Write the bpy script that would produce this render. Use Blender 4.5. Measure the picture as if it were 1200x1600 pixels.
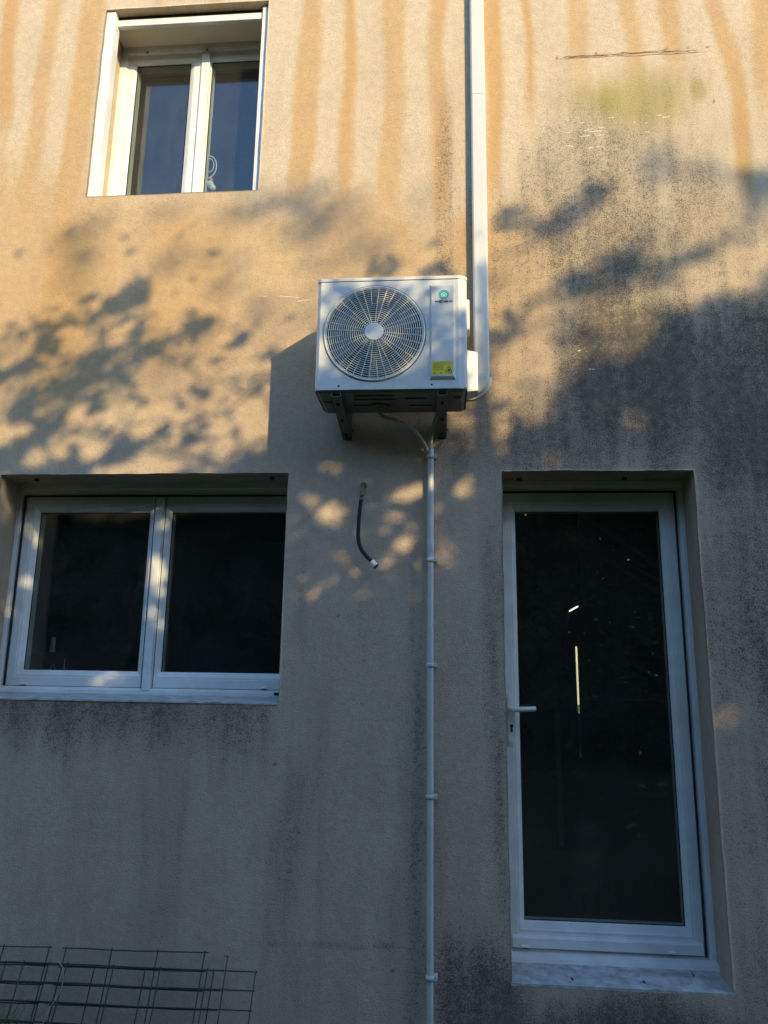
import bpy, bmesh, math, random
import numpy as np
from mathutils import Vector, Matrix, Quaternion

random.seed(7); rng = np.random.default_rng(11)
for o in list(bpy.data.objects): bpy.data.objects.remove(o)
scene = bpy.context.scene
COL = scene.collection

# ------------------------------------------------------------------ camera
YAW, PIT, ROL = math.radians(4.548), math.radians(11.612), math.radians(0.829)
fw = Vector((-math.sin(YAW)*math.cos(PIT), math.cos(YAW)*math.cos(PIT), math.sin(PIT)))
r0 = Vector((math.cos(YAW), math.sin(YAW), 0)); u0 = r0.cross(fw)
rr = r0*math.cos(ROL) + u0*math.sin(ROL); uu = -r0*math.sin(ROL) + u0*math.cos(ROL)
cam = bpy.data.cameras.new('camera'); camo = bpy.data.objects.new('camera', cam); COL.objects.link(camo)
m = Matrix.Identity(4)
for i in range(3):
    m[i][0], m[i][1], m[i][2] = rr[i], uu[i], -fw[i]
m[0][3], m[1][3], m[2][3] = -0.3007, -3.3521, 1.3296
camo.matrix_world = m
cam.sensor_fit = 'VERTICAL'; cam.sensor_height = 36.0; cam.lens = 1109/1600*36
cam.clip_start = 0.05; cam.clip_end = 3000
scene.camera = camo

# ------------------------------------------------------------------ sky, sun, exposure
SUN = Vector((0.773, -1.0, 0.498))            # towards the sun
w = bpy.data.worlds.new('World'); scene.world = w; w.use_nodes = True
nt = w.node_tree; nt.nodes.clear()
sky = nt.nodes.new('ShaderNodeTexSky'); sky.sky_type = 'NISHITA'; sky.sun_disc = False
sky.sun_elevation = math.radians(21.5); sky.sun_rotation = math.atan2(0.773, -1.0)
sky.air_density = 1.3; sky.dust_density = 0.5; sky.ozone_density = 5.0
bg = nt.nodes.new('ShaderNodeBackground'); bg.inputs[1].default_value = 0.15
wo = nt.nodes.new('ShaderNodeOutputWorld')
nt.links.new(sky.outputs[0], bg.inputs[0]); nt.links.new(bg.outputs[0], wo.inputs[0])
sl = bpy.data.lights.new('sun', 'SUN'); sl.energy = 2.0; sl.angle = math.radians(0.53); sl.color = (1.0, 0.80, 0.44)
so = bpy.data.objects.new('sun', sl); COL.objects.link(so)
so.rotation_euler = (-SUN).to_track_quat('-Z', 'Y').to_euler(); so.location = (9, -12, 12)
vs = scene.view_settings
vs.view_transform = 'Standard'; vs.look = 'None'; vs.gamma = 1.0; vs.exposure = 1.50; vs.use_curve_mapping = False

cy_ = scene.cycles
cy_.max_bounces = 5; cy_.diffuse_bounces = 3; cy_.glossy_bounces = 3; cy_.transmission_bounces = 3; cy_.transparent_max_bounces = 8
cy_.use_adaptive_sampling = True; cy_.adaptive_threshold = .025
cy_.caustics_reflective = False; cy_.caustics_refractive = False

# ------------------------------------------------------------------ helpers
def tag(o, label=None, cat=None, group=None, kind=None):
    if label: o['label'] = label
    if cat: o['category'] = cat
    if group: o['group'] = group
    if kind: o['kind'] = kind
    return o
def empty(name, loc=(0,0,0)):
    o = bpy.data.objects.new(name, None); o.location = loc; o.empty_display_size = .1; COL.objects.link(o); return o
class MB:
    """collects shapes, then builds ONE mesh object"""
    def __init__(s): s.v = []; s.f = []; s.sm = []
    def add(s, vs_, fs, smooth=False):
        b = len(s.v); s.v += [tuple(p) for p in vs_]; s.f += [tuple(i+b for i in f) for f in fs]; s.sm += [smooth]*len(fs)
    def box(s, x0, x1, y0, y1, z0, z1, bev=0.0):
        if bev <= 0:
            s.add([(x0,y0,z0),(x1,y0,z0),(x1,y1,z0),(x0,y1,z0),(x0,y0,z1),(x1,y0,z1),(x1,y1,z1),(x0,y1,z1)],
                  [(0,3,2,1),(4,5,6,7),(0,1,5,4),(1,2,6,5),(2,3,7,6),(3,0,4,7)]); return s
        bm = bmesh.new(); bmesh.ops.create_cube(bm, size=1)
        for v in bm.verts:
            v.co = ((x0+x1)/2+v.co.x*(x1-x0), (y0+y1)/2+v.co.y*(y1-y0), (z0+z1)/2+v.co.z*(z1-z0))
        bmesh.ops.bevel(bm, geom=list(bm.edges), offset=bev, segments=2, affect='EDGES', profile=.5)
        bm.verts.index_update()
        s.add([v.co[:] for v in bm.verts], [[v.index for v in f.verts] for f in bm.faces]); bm.free(); return s
    def tube(s, pts, r, n=8, caps=True):
        P = [Vector(p) for p in pts]; R = r if isinstance(r, (list, tuple)) else [r]*len(P)
        t = (P[1]-P[0]).normalized(); a = Vector((0,0,1)) if abs(t.z) < .9 else Vector((1,0,0))
        nrm = t.cross(a).normalized(); V = []
        for i, p in enumerate(P):
            t2 = ((P[min(i+1,len(P)-1)]-P[max(i-1,0)])).normalized()
            nrm = (nrm - t2*nrm.dot(t2)).normalized(); bn = t2.cross(nrm)
            V += [p + (nrm*math.cos(2*math.pi*k/n)+bn*math.sin(2*math.pi*k/n))*R[i] for k in range(n)]
        F = [(i*n+k, i*n+(k+1)%n, (i+1)*n+(k+1)%n, (i+1)*n+k) for i in range(len(P)-1) for k in range(n)]
        s.add(V, F, True)
        if caps: s.add(V[:n], [tuple(range(n))[::-1]]); s.add(V[-n:], [tuple(range(n))])
        return s
    def sweep(s, x0, x1, z0, z1, wid, prof):
        """mitred rectangular frame; prof = list of (u 0..1 inward, y), wid = (l,r,b,t)"""
        V = []
        for u, y in prof:
            V += [(x0+u*wid[0], y, z0+u*wid[2]), (x1-u*wid[1], y, z0+u*wid[2]), (x1-u*wid[1], y, z1-u*wid[3]), (x0+u*wid[0], y, z1-u*wid[3])]
        F = [(i*4+k, i*4+(k+1)%4, (i+1)*4+(k+1)%4, (i+1)*4+k) for i in range(len(prof)-1) for k in range(4)]
        s.add(V, F); return s
    def prism(s, poly, y0, y1):
        """poly of (x,z), extruded from y0 to y1"""
        n = len(poly); V = [(x,y0,z) for x,z in poly]+[(x,y1,z) for x,z in poly]
        s.add(V, [tuple(range(n)), tuple(range(2*n-1, n-1, -1))]+[(k,(k+1)%n,n+(k+1)%n,n+k) for k in range(n)]); return s
    def prismx(s, poly, x0, x1):
        """poly of (y,z), extruded from x0 to x1"""
        n = len(poly); V = [(x0,y,z) for y,z in poly]+[(x1,y,z) for y,z in poly]
        s.add(V, [tuple(range(n)), tuple(range(2*n-1, n-1, -1))]+[(k,(k+1)%n,n+(k+1)%n,n+k) for k in range(n)]); return s
    def build(s, name, mat, parent=None):
        me = bpy.data.meshes.new(name); me.from_pydata(s.v, [], s.f)
        me.polygons.foreach_set('use_smooth', s.sm)
        bm = bmesh.new(); bm.from_mesh(me); bmesh.ops.recalc_face_normals(bm, faces=bm.faces); bm.to_mesh(me); bm.free()
        o = bpy.data.objects.new(name, me); COL.objects.link(o)
        if mat: me.materials.append(mat)
        if parent: o.parent = parent; o.matrix_parent_inverse = Matrix.Translation(-abs_loc(parent))
        return o
def abs_loc(o):
    l = Vector(o.location)
    if o.parent: l = l + abs_loc(o.parent) + o.matrix_parent_inverse.translation
    return l
def circ(cx, cz, r, n=24, a0=0): return [(cx+r*math.cos(a0+2*math.pi*k/n), cz+r*math.sin(a0+2*math.pi*k/n)) for k in range(n)]

# ------------------------------------------------------------------ materials
def nodes(name):
    mt = bpy.data.materials.new(name); mt.use_nodes = True
    return mt, mt.node_tree, mt.node_tree.nodes['Principled BSDF']
def plain(name, col, rough=.5, metal=0.0, var=.12, scale=18.0, dirt=None, dirt_amt=.3, bump=0.0, spec=.5, stretch=(1,1,1)):
    mt, t, b = nodes(name)
    tc = t.nodes.new('ShaderNodeTexCoord'); mp = t.nodes.new('ShaderNodeMapping'); mp.inputs['Scale'].default_value = stretch
    geo = t.nodes.new('ShaderNodeNewGeometry'); t.links.new(geo.outputs['Position'], mp.inputs[0])
    n = t.nodes.new('ShaderNodeTexNoise'); n.inputs['Scale'].default_value = scale; n.inputs['Detail'].default_value = 6
    n.inputs['Roughness'].default_value = .65
    t.links.new(mp.outputs[0], n.inputs['Vector'])
    rp = t.nodes.new('ShaderNodeValToRGB'); c = np.array(col)
    d = np.array(dirt) if dirt is not None else c*(1-var*1.5)
    rp.color_ramp.elements[0].position = .28; rp.color_ramp.elements[1].position = .62
    rp.color_ramp.elements[0].color = (*(c*(1-dirt_amt)+d*dirt_amt if dirt is not None else c*(1-var)), 1)
    rp.color_ramp.elements[1].color = (*np.minimum(c*(1+var*.3), .95), 1)
    t.links.new(n.outputs[0], rp.inputs[0]); t.links.new(rp.outputs[0], b.inputs['Base Color'])
    mr = t.nodes.new('ShaderNodeMapRange'); mr.inputs[3].default_value = rough*.8; mr.inputs[4].default_value = min(1, rough*1.25)
    t.links.new(n.outputs[0], mr.inputs[0]); t.links.new(mr.outputs[0], b.inputs['Roughness'])
    b.inputs['Metallic'].default_value = metal; b.inputs['Specular IOR Level'].default_value = spec
    if bump:
        bp = t.nodes.new('ShaderNodeBump'); bp.inputs['Strength'].default_value = bump; bp.inputs['Distance'].default_value = .002
        n2 = t.nodes.new('ShaderNodeTexNoise'); n2.inputs['Scale'].default_value = scale*9; n2.inputs['Detail'].default_value = 4
        t.links.new(geo.outputs['Position'], n2.inputs['Vector'])
        t.links.new(n2.outputs[0], bp.inputs['Height']); t.links.new(bp.outputs[0], b.inputs['Normal'])
    return mt
M = {}
M['pvc'] = plain('white_pvc', (.75,.75,.72), .32, var=.06, scale=7, dirt=(.36,.33,.28), dirt_amt=.34, spec=.4)
M['pvc_duct'] = plain('duct_pvc', (.59,.585,.53), .38, var=.05, scale=5, dirt=(.5,.48,.42), dirt_amt=.15, spec=.4)
M['sill'] = plain('sill_paint', (.50,.50,.48), .7, var=.25, scale=16, dirt=(.14,.13,.11), dirt_amt=.8, bump=1.0)
M['pipe'] = plain('pipe_grey_pvc', (.50,.51,.50), .42, var=.1, scale=9, dirt=(.28,.27,.25), dirt_amt=.3)
M['hose_grey'] = plain('grey_drain_hose', (.42,.42,.41), .5, var=.1)
M['ac'] = plain('cabinet_paint', (.64,.64,.61), .40, var=.04, scale=9, dirt=(.36,.34,.30), dirt_amt=.3, spec=.4)
M['ac_grille'] = plain('grille_plastic', (.74,.73,.66), .45, var=.04)
M['ac_dark'] = plain('fan_cavity', (.02,.02,.02), .8)
M['fan'] = plain('fan_blade_plastic', (.16,.16,.145), .5)
M['pan'] = plain('base_pan_steel', (.20,.195,.18), .55, .2, var=.2, scale=14)
M['steel'] = plain('galvanised_bracket', (.13,.127,.12), .5, .45, var=.3, scale=30)
M['hole'] = plain('slot_shadow_black', (.012,.012,.012), .9)
M['rubber'] = plain('black_rubber', (.03,.029,.028), .85, var=.2, spec=.2)
M['brass'] = plain('dull_brass', (.16,.13,.09), .45, .7, var=.3, scale=60)
M['white_plastic'] = plain('white_plastic', (.78,.78,.76), .35)
M['teal'] = plain('teal_print', (.03,.42,.36), .4, var=.02)
M['ink'] = plain('dark_print', (.03,.032,.035), .5)
M['yellow'] = plain('yellow_label', (.80,.64,.02), .45, var=.05)
M['yline'] = plain('label_text_ink', (.28,.22,.03), .5)
M['wire'] = plain('green_coated_wire', (.018,.045,.03), .45, var=.3, scale=40)
M['straw'] = plain('dry_stalk', (.42,.38,.26), .7)
M['bark'] = plain('bark', (.10,.075,.05), .9, var=.4, scale=12, bump=1.0)
M['room'] = plain('room_plaster', (.38,.33,.27), .85)
M['floor_in'] = plain('room_floor', (.10,.07,.05), .5, var=.3)
M['wood'] = plain('light_wood', (.48,.33,.19), .5, var=.25, scale=10, stretch=(1,1,6))
M['dark_wood'] = plain('dark_wood', (.06,.04,.03), .5, var=.25)
M['red'] = plain('dull_red_card', (.11,.05,.045), .8)
M['lamp'] = plain('brown_lampshade', (.22,.15,.08), .7)
M['roof'] = plain('roof_tile', (.30,.13,.08), .8, var=.3)
M['cream'] = plain('cream_render', (.68,.6,.44), .9, var=.1, scale=4)
M['bead'] = plain('ornament_bead', (.72,.76,.66), .3)
M['rust'] = plain('rusty_strip', (.25,.12,.05), .9, var=.5, scale=60, bump=.8)

def leaf_mat(name, c0, c1, trl=.2):
    mt, t, b = nodes(name)
    geo = t.nodes.new('ShaderNodeNewGeometry'); rp = t.nodes.new('ShaderNodeValToRGB')
    rp.color_ramp.elements[0].color = (*c0,1); rp.color_ramp.elements[1].color = (*c1,1)
    t.links.new(geo.outputs['Random Per Island'], rp.inputs[0]); t.links.new(rp.outputs[0], b.inputs['Base Color'])
    b.inputs['Roughness'].default_value = .55
    tr = t.nodes.new('ShaderNodeBsdfTranslucent'); t.links.new(rp.outputs[0], tr.inputs[0])
    mx = t.nodes.new('ShaderNodeMixShader'); mx.inputs[0].default_value = trl
    t.links.new(b.outputs[0], mx.inputs[1]); t.links.new(tr.outputs[0], mx.inputs[2])
    t.links.new(mx.outputs[0], t.nodes['Material Output'].inputs[0]); return mt
M['leaf'] = leaf_mat('olive_leaves', (.022,.036,.01), (.06,.075,.02), .12)
M['leaf2'] = leaf_mat('dark_leaves', (.012,.022,.008), (.03,.05,.014), .08)
M['grass'] = leaf_mat('grass_blades', (.05,.09,.02), (.12,.16,.04))

def glass_mat():
    mt, t, b = nodes('window_glass'); t.nodes.remove(b)
    fr = t.nodes.new('ShaderNodeFresnel'); gb = t.nodes.new('ShaderNodeNewGeometry'); mi = t.nodes.new('ShaderNodeMapRange'); mi.inputs[3].default_value = 1.62; mi.inputs[4].default_value = 1/1.62
    t.links.new(gb.outputs['Backfacing'], mi.inputs[0]); t.links.new(mi.outputs[0], fr.inputs[0])
    tp = t.nodes.new('ShaderNodeBsdfTransparent'); tp.inputs[0].default_value = (.80,.84,.82,1)
    gl = t.nodes.new('ShaderNodeBsdfGlossy'); gl.inputs['Roughness'].default_value = .0; gl.inputs[0].default_value = (1,1,1,1)
    nz = t.nodes.new('ShaderNodeTexNoise'); nz.inputs['Scale'].default_value = 2.2
    bp = t.nodes.new('ShaderNodeBump'); bp.inputs['Strength'].default_value = .12; bp.inputs['Distance'].default_value = .004
    t.links.new(nz.outputs[0], bp.inputs['Height']); t.links.new(bp.outputs[0], gl.inputs['Normal'])
    mx = t.nodes.new('ShaderNodeMixShader')
    t.links.new(fr.outputs[0], mx.inputs[0]); t.links.new(tp.outputs[0], mx.inputs[1]); t.links.new(gl.outputs[0], mx.inputs[2])
    df = t.nodes.new('ShaderNodeBsdfDiffuse'); df.inputs[0].default_value = (.75,.72,.66,1)
    n2 = t.nodes.new('ShaderNodeTexNoise'); n2.inputs['Scale'].default_value = 5; n2.inputs['Detail'].default_value = 6
    mr = t.nodes.new('ShaderNodeMapRange'); mr.inputs[1].default_value = .3; mr.inputs[2].default_value = .75; mr.inputs[3].default_value = .005; mr.inputs[4].default_value = .026
    t.links.new(n2.outputs[0], mr.inputs[0]); m2 = t.nodes.new('ShaderNodeMixShader')
    t.links.new(mr.outputs[0], m2.inputs[0]); t.links.new(mx.outputs[0], m2.inputs[1]); t.links.new(df.outputs[0], m2.inputs[2])
    t.links.new(m2.outputs[0], t.nodes['Material Output'].inputs[0]); return mt
M['glass'] = glass_mat()

def wall_mat():
    mt, t, b = nodes('ochre_roughcast'); N = t.nodes.new; L = t.links.new
    geo = N('ShaderNodeNewGeometry')
    a1 = N('ShaderNodeAttribute'); a1.attribute_name = 'stain'; a2 = N('ShaderNodeAttribute'); a2.attribute_name = 'mark'
    s1 = N('ShaderNodeSeparateColor'); s2 = N('ShaderNodeSeparateColor'); L(a1.outputs['Color'], s1.inputs[0]); L(a2.outputs['Color'], s2.inputs[0])
    def noise(scale, detail=5, stretch=None, rough=.6):
        n = N('ShaderNodeTexNoise'); n.inputs['Scale'].default_value = scale; n.inputs['Detail'].default_value = detail; n.inputs['Roughness'].default_value = rough
        if stretch:
            mp = N('ShaderNodeMapping'); mp.inputs['Scale'].default_value = stretch; L(geo.outputs['Position'], mp.inputs[0]); L(mp.outputs[0], n.inputs['Vector'])
        else: L(geo.outputs['Position'], n.inputs['Vector'])
        return n.outputs[0]
    def mathn(op, a, b_, clamp=False):
        n = N('ShaderNodeMath'); n.operation = op; n.use_clamp = clamp
        for i, q in enumerate((a, b_)):
            if isinstance(q, (int, float)): n.inputs[i].default_value = q
            else: L(q, n.inputs[i])
        return n.outputs[0]
    def rng_(v, a, b_, c, d):
        n = N('ShaderNodeMapRange'); n.inputs[1].default_value, n.inputs[2].default_value, n.inputs[3].default_value, n.inputs[4].default_value = a, b_, c, d
        L(v, n.inputs[0]); return n.outputs[0]
    def mix(f, ca, cb):
        n = N('ShaderNodeMix'); n.data_type = 'RGBA'
        if isinstance(f, (int, float)): n.inputs[0].default_value = f
        else: L(f, n.inputs[0])
        for i, q in ((6, ca), (7, cb)):
            if isinstance(q, tuple): n.inputs[i].default_value = (*q, 1)
            else: L(q, n.inputs[i])
        return n.outputs[2]
    grain = noise(150, 3, rough=.7); mid = noise(24, 3); big = noise(2.2, 2)
    vert = noise(9, 3, (1, 1, .13))
    # cream and ochre of the render
    c = mix(rng_(big, .35, .65, 0, 1), (.58,.46,.315), (.615,.50,.36))
    f_o = mathn('ADD', s1.outputs[0], mathn('MULTIPLY', mathn('SUBTRACT', grain, .5), .45), True)
    f_o = mathn('MULTIPLY', f_o, rng_(s1.outputs[0], 0, .12, 0, 1))
    c = mix(f_o, c, (.53,.325,.145))
    # weathered greyish lower render
    f_d = mathn('MULTIPLY', s2.outputs[2], rng_(vert, .3, .7, .72, 1.0))
    c = mix(f_d, c, (.475,.365,.29))
    # algae
    f_a = mathn('MULTIPLY', rng_(mathn('ADD', mathn('ADD', s1.outputs[2], mathn('MULTIPLY', mathn('SUBTRACT', vert, .5), 1.0)), mathn('MULTIPLY', mathn('SUBTRACT', grain, .5), 1.6)), .08, .95, 0, .9), rng_(s1.outputs[2], 0, .15, 0, 1))
    c = mix(f_a, c, (.33,.28,.075))
    # mildew, held in the pores of the roughcast and in vertical runs
    g2 = mathn('ADD', mathn('ADD', s1.outputs[1], mathn('MULTIPLY', mathn('SUBTRACT', mid, .5), .7)), mathn('MULTIPLY', mathn('SUBTRACT', vert, .5), .9))
    g2 = mathn('ADD', g2, mathn('MULTIPLY', mathn('SUBTRACT', grain, .5), 2.2))
    f_m = mathn('MULTIPLY', rng_(g2, .22, .85, 0, .92), rng_(s1.outputs[1], 0, .1, 0, 1))
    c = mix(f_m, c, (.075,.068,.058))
    # pale flakes, rusty screw dots, dark of wall holes painted in
    c = mix(s2.outputs[0], c, (.80,.74,.60)); c = mix(s2.outputs[1], c, (.16,.085,.04))
    # pores, their shade painted in as darker pits so the relief reads
    c = mix(rng_(grain, .30, .48, .5, 0), c, (.22,.16,.10))
    c = mix(rng_(mid, .35, .62, .22, 0), c, (.30,.22,.14)); c = mix(rng_(noise(5.5, 4, (1,1,.6)), .45, .72, 0, .22), c, (.27,.21,.155))
    L(c, b.inputs['Base Color']); b.inputs['Roughness'].default_value = .95; b.inputs['Specular IOR Level'].default_value = .15
    h = mathn('ADD', mathn('MULTIPLY', grain, 1.0), mathn('MULTIPLY', noise(48, 3), .8))
    bp = N('ShaderNodeBump'); bp.inputs['Strength'].default_value = .75; bp.inputs['Distance'].default_value = .0042
    L(h, bp.inputs['Height']); L(bp.outputs[0], b.inputs['Normal']); return mt
M['wall'] = wall_mat()

def ground_mat():
    mt, t, b = nodes('lawn_ground'); n = t.nodes.new('ShaderNodeTexNoise'); n.inputs['Scale'].default_value = 3; n.inputs['Detail'].default_value = 8
    geo = t.nodes.new('ShaderNodeNewGeometry'); t.links.new(geo.outputs['Position'], n.inputs['Vector'])
    rp = t.nodes.new('ShaderNodeValToRGB'); rp.color_ramp.elements[0].position = .35; rp.color_ramp.elements[1].position = .65
    rp.color_ramp.elements[0].color = (.045,.06,.018,1); rp.color_ramp.elements[1].color = (.09,.085,.04,1)
    t.links.new(n.outputs[0], rp.inputs[0]); t.links.new(rp.outputs[0], b.inputs['Base Color']); b.inputs['Roughness'].default_value = .95
    return mt
M['ground'] = ground_mat()

# ------------------------------------------------------------------ ground
GZ = -0.36
g = MB(); g.add([(-900,-900,GZ),(900,-900,GZ),(900,900,GZ),(-900,900,GZ)], [(0,1,2,3)])
tag(g.build('lawn', M['ground']), kind='structure')

# ------------------------------------------------------------------ the house: front wall with stains
house = tag(empty('house', (-0.6, 0, GZ)), 'ochre rendered house wall streaked by rain and mildew, with white windows and glazed door', 'house')

def vnoise(x, z, fx, fz, seed):
    r = np.random.default_rng(seed); T_ = r.random((257, 257))
    u = x*fx+1000.3; v = z*fz+1000.7
    i = np.floor(u).astype(int); j = np.floor(v).astype(int); a = u-i; c = v-j
    a = a*a*(3-2*a); c = c*c*(3-2*c); i %= 256; j %= 256
    return (T_[i,j]*(1-a)+T_[i+1,j]*a)*(1-c)+(T_[i,j+1]*(1-a)+T_[i+1,j+1]*a)*c
def fbm(x, z, fx, fz, seed, o=4):
    s = 0; a = .5; t = 0
    for k in range(o): s = s+a*vnoise(x, z, fx*2**k, fz*2**k, seed+k); t += a; a *= .5
    return s/t
def sm(a, b, v): q = np.clip((v-a)/(b-a), 0, 1); return q*q*(3-2*q)

OPEN = {  # x0,x1,z0,z1 at the face ; reveal depth ; inner x0,x1,z0,z1
 'upper': ((-2.244,-1.276,3.805,5.035), .24, (-2.256,-1.262,3.80,5.022)),
 'lower': ((-2.531,-1.044,1.112,2.219), .25, (-2.580,-1.020,1.126,2.229)),
 'door':  ((0.0,0.9,-0.002,2.221), .25, (-.02,.928,0.0,2.229))}
def axis(lo, hi, a, b, step, extra):
    xs = list(np.arange(a, b+1e-6, step)); xs = [x for x in xs if all(abs(x-e) > step*.45 for e in extra)]
    return np.array(sorted(xs+list(extra)+list(np.arange(lo, a-.05, .35))+list(np.arange(b+.2, hi, .35))+[hi]))
ex = sorted({round(q,4) for o in OPEN.values() for q in o[0][:2]}); ez = sorted({round(q,4) for o in OPEN.values() for q in o[0][2:]})
XS = axis(-7, 5, -3.1, 1.75, .011, ex); ZS = axis(-.5, 6.6, -.34, 5.45, .011, ez)
nx, nz = len(XS), len(ZS)
GX, GZZ = np.meshgrid(XS, ZS, indexing='ij')
X, Z = GX.copy(), GZZ.copy()
yoff = -(fbm(X, Z, 1.1, 1.1, 5, 3)-.5)*.012
# uneven plaster edges around the openings
for nm_, (o, d, inn) in OPEN.items():
    near = (X > o[0]-.03)&(X < o[1]+.03)&(Z > o[2]-.03)&(Z < o[3]+.03)
    k = .0042 if nm_ != 'upper' else .003
    X = X+np.where(near, (fbm(GX, GZZ, 14, 9, 21, 3)-.5)*2*k, 0); Z = Z+np.where(near, (fbm(GX, GZZ, 9, 14, 22, 3)-.5)*2*k, 0)
V = np.stack([X, yoff, Z], -1).reshape(-1,3)
# stain masks
x, z = GX.ravel(), GZZ.ravel()
STREAKS = [([(-2.84,5.15),(-2.83,4.78),(-2.79,4.41),(-2.8,4.2)],.055),([(-2.57,5.13),(-2.58,4.82),(-2.59,4.58),(-2.58,4.28),(-2.59,4.0),(-2.61,3.78),(-2.61,3.4)],.04),
 ([(-2.32,5.11),(-2.34,4.8),(-2.34,4.5),(-2.34,4.16),(-2.35,3.94),(-2.38,3.5)],.055),([(-1.03,5.02),(-1.04,4.51),(-1.04,4.06),(-1.07,3.72)],.045),
 ([(-.81,5.01),(-.79,4.53),(-.81,4.25),(-.80,3.6)],.042),([(-.55,4.99),(-.54,4.35),(-.57,3.96),(-.57,3.55)],.045),
 ([(-.30,4.97),(-.33,4.63),(-.30,4.26),(-.29,3.9),(-.29,3.5)],.05),([(-.01,4.95),(.01,4.32),(-.02,3.7)],.03),([(.18,4.94),(.20,4.68),(.19,4.2)],.028),
 ([(.47,4.92),(.46,4.45)],.045),([(.73,4.9),(.76,4.65),(.75,4.4)],.04),([(.95,4.88),(.97,4.45)],.04),([(1.18,4.87),(1.25,4.54),(1.28,4.26),(1.26,3.7)],.045),
 ([(1.46,4.85),(1.42,4.2)],.05),([(-3.3,5.1),(-3.32,4.0)],.05),([(1.7,5),(1.72,4)],.05),([(-1.55,5.5),(-1.6,5.1)],.05),([(-1.95,5.5),(-1.93,5.1)],.045)]
orange = np.zeros_like(x)
wig = (fbm(x, z, 1.2, 1.0, 41, 3)-.5)*.016
for k_s, (pts, hw) in enumerate(STREAKS):
    hw = hw*(.8,1.15,.95,1.2,.75,1.05,.9,1.25)[k_s % 8]; amp = (1,.8,.95,.7,.9,1,.75,.85)[(k_s*3) % 8]
    P = np.array(pts)[::-1]; cx = np.interp(z, P[:,1], P[:,0]); 
    e = np.abs(x+wig-cx)-1.12*hw*(.85+.5*vnoise(z, z*0, 1.7, 1, 43+int(hw*999)))
    e = e+(fbm(x, z, 9, 2.0, 45, 3)-.5)*.026
    end = sm(P[0,1]-.25, P[0,1]+.25, z)
    orange = np.maximum(orange, (1-sm(-.030, .026, e))*end*amp*(.7+.5*vnoise(x, z, 3, .9, 44)))
orange = np.clip(orange, 0, .95)
broad = (1-sm(3.55, 4.05, z+(fbm(x,z,1.5,.8,51)-.5)*.9))*sm(2.0, 3.0, z)      # golden band under the streaks
band2 = np.clip(fbm(x, z, 3.2, .25, 55, 4)*2.6-.85, 0, 1)
orange = np.maximum(orange, broad*(.55+.42*band2)*(1-.8*sm(-.15,.45,x)))
left = sm(-1.6, -2.4, x) if False else 1-sm(-2.6, -1.3, x)
grime = 1-sm(2.0, 3.3, z+.75*left*sm(1.2,2.4,z)+(fbm(x,z,1.4,.6,61)-.5)*.7)
grime *= .62+.38*np.clip(fbm(x,z,4,.35,62,4)*2-.5,0,1)
mild = np.zeros_like(x)
def blob(cx, cz, rx, rz, amp, s=.5, seed=70):
    d = np.sqrt(((x-cx)/rx)**2+((z-cz)/rz)**2)+(fbm(x, z, 3, 1.2, seed)-.5)*.9
    return amp*(1-sm(1-s, 1+s*.6, d))
mild = np.maximum(mild, blob(.55,3.45,.55,.75,.62,.7,71)); mild = np.maximum(mild, blob(.80,3.15,.78,1.05,.45,.6,70)); mild = np.maximum(mild, blob(.62,3.95,.42,.26,.5,.7,69))
mild = np.maximum(mild, blob(.42,3.9,.3,.4,.55,.7,75))
mild = np.maximum(mild, blob(.62,2.75,.50,.62,.86,.6,72))
mild = np.maximum(mild, blob(1.15,2.62,.42,.62,.82,.6,73))
mild = np.maximum(mild, blob(1.35,1.6,.5,1.3,.60,.7,74))
mild = np.maximum(mild, blob(.25,2.4,.6,.35,.56,.8,79)); mild = np.maximum(mild, blob(.18,3.0,.36,.9,.36,.8,68)); mild = np.maximum(mild, np.clip(fbm(x,z,6,.3,86,3)*3-1.35,0,1)*sm(2.0,2.4,z)*(1-sm(3.9,4.3,z))*sm(-.1,.1,x)*.6)
mild = np.maximum(mild, blob(-.1,-.15,.30,.34,.78,.7,76))
mild = np.maximum(mild, blob(.5,-.2,.7,.2,.8,.6,77))
mild = np.maximum(mild, blob(1.25,-.1,.35,.6,.6,.8,78))
under = (x > -3.3)&(x < -1.02)
mild = np.maximum(mild, np.where(under, (1-sm(.55,1.12,z+.35*vnoise(x,z*0,5,1,80)))*0, 0))
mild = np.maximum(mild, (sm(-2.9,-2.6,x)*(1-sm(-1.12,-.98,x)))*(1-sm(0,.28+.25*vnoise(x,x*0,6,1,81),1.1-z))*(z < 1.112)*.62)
runs = np.clip(fbm(x, z, 5.5, .25, 83, 4)*3-1.55, 0, 1)*(1-sm(1.6,2.6,z))*.62
mild = np.maximum(mild, runs*(.4+.6*sm(-1.3,-.6,x)))
mild = np.maximum(mild, np.clip(fbm(x, z, 6, .3, 85, 3)*3-1.6,0,1)*sm(2.9,3.3,z)*(1-sm(3.9,4.4,z))*sm(-.55,-.2,x)*.55)
mild = np.maximum(mild, .42*(1-sm(.03,.07,np.abs(x+.27+wig)))*(1-sm(4.2,4.5,z))*sm(3.0,3.4,z))
algae = np.maximum(np.maximum(blob(.60,4.27,.24,.17,.85,.8,90), blob(.80,4.24,.26,.20,.8,.8,92)), blob(1.075,4.30,.05,.09,.7,.6,91))
flake = np.zeros_like(x)
fr_ = np.random.default_rng(5)
CH = [(.526,4.08,.05),(.475,4.055,.035),(.894,4.147,.03),(.613,4.158,.02),(.393,2.836,.014),(.451,2.737,.02),(.39,3.997,.03),(.52,3.985,.045),(-.303,3.96,.016),(.79,4.063,.022),(.56,4.10,.02),(.49,4.09,.03),(.55,4.055,.03),(.86,4.16,.02)]
rust = np.zeros_like(x)  # screw dots, plus wall holes whose dark is painted as colour
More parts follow.
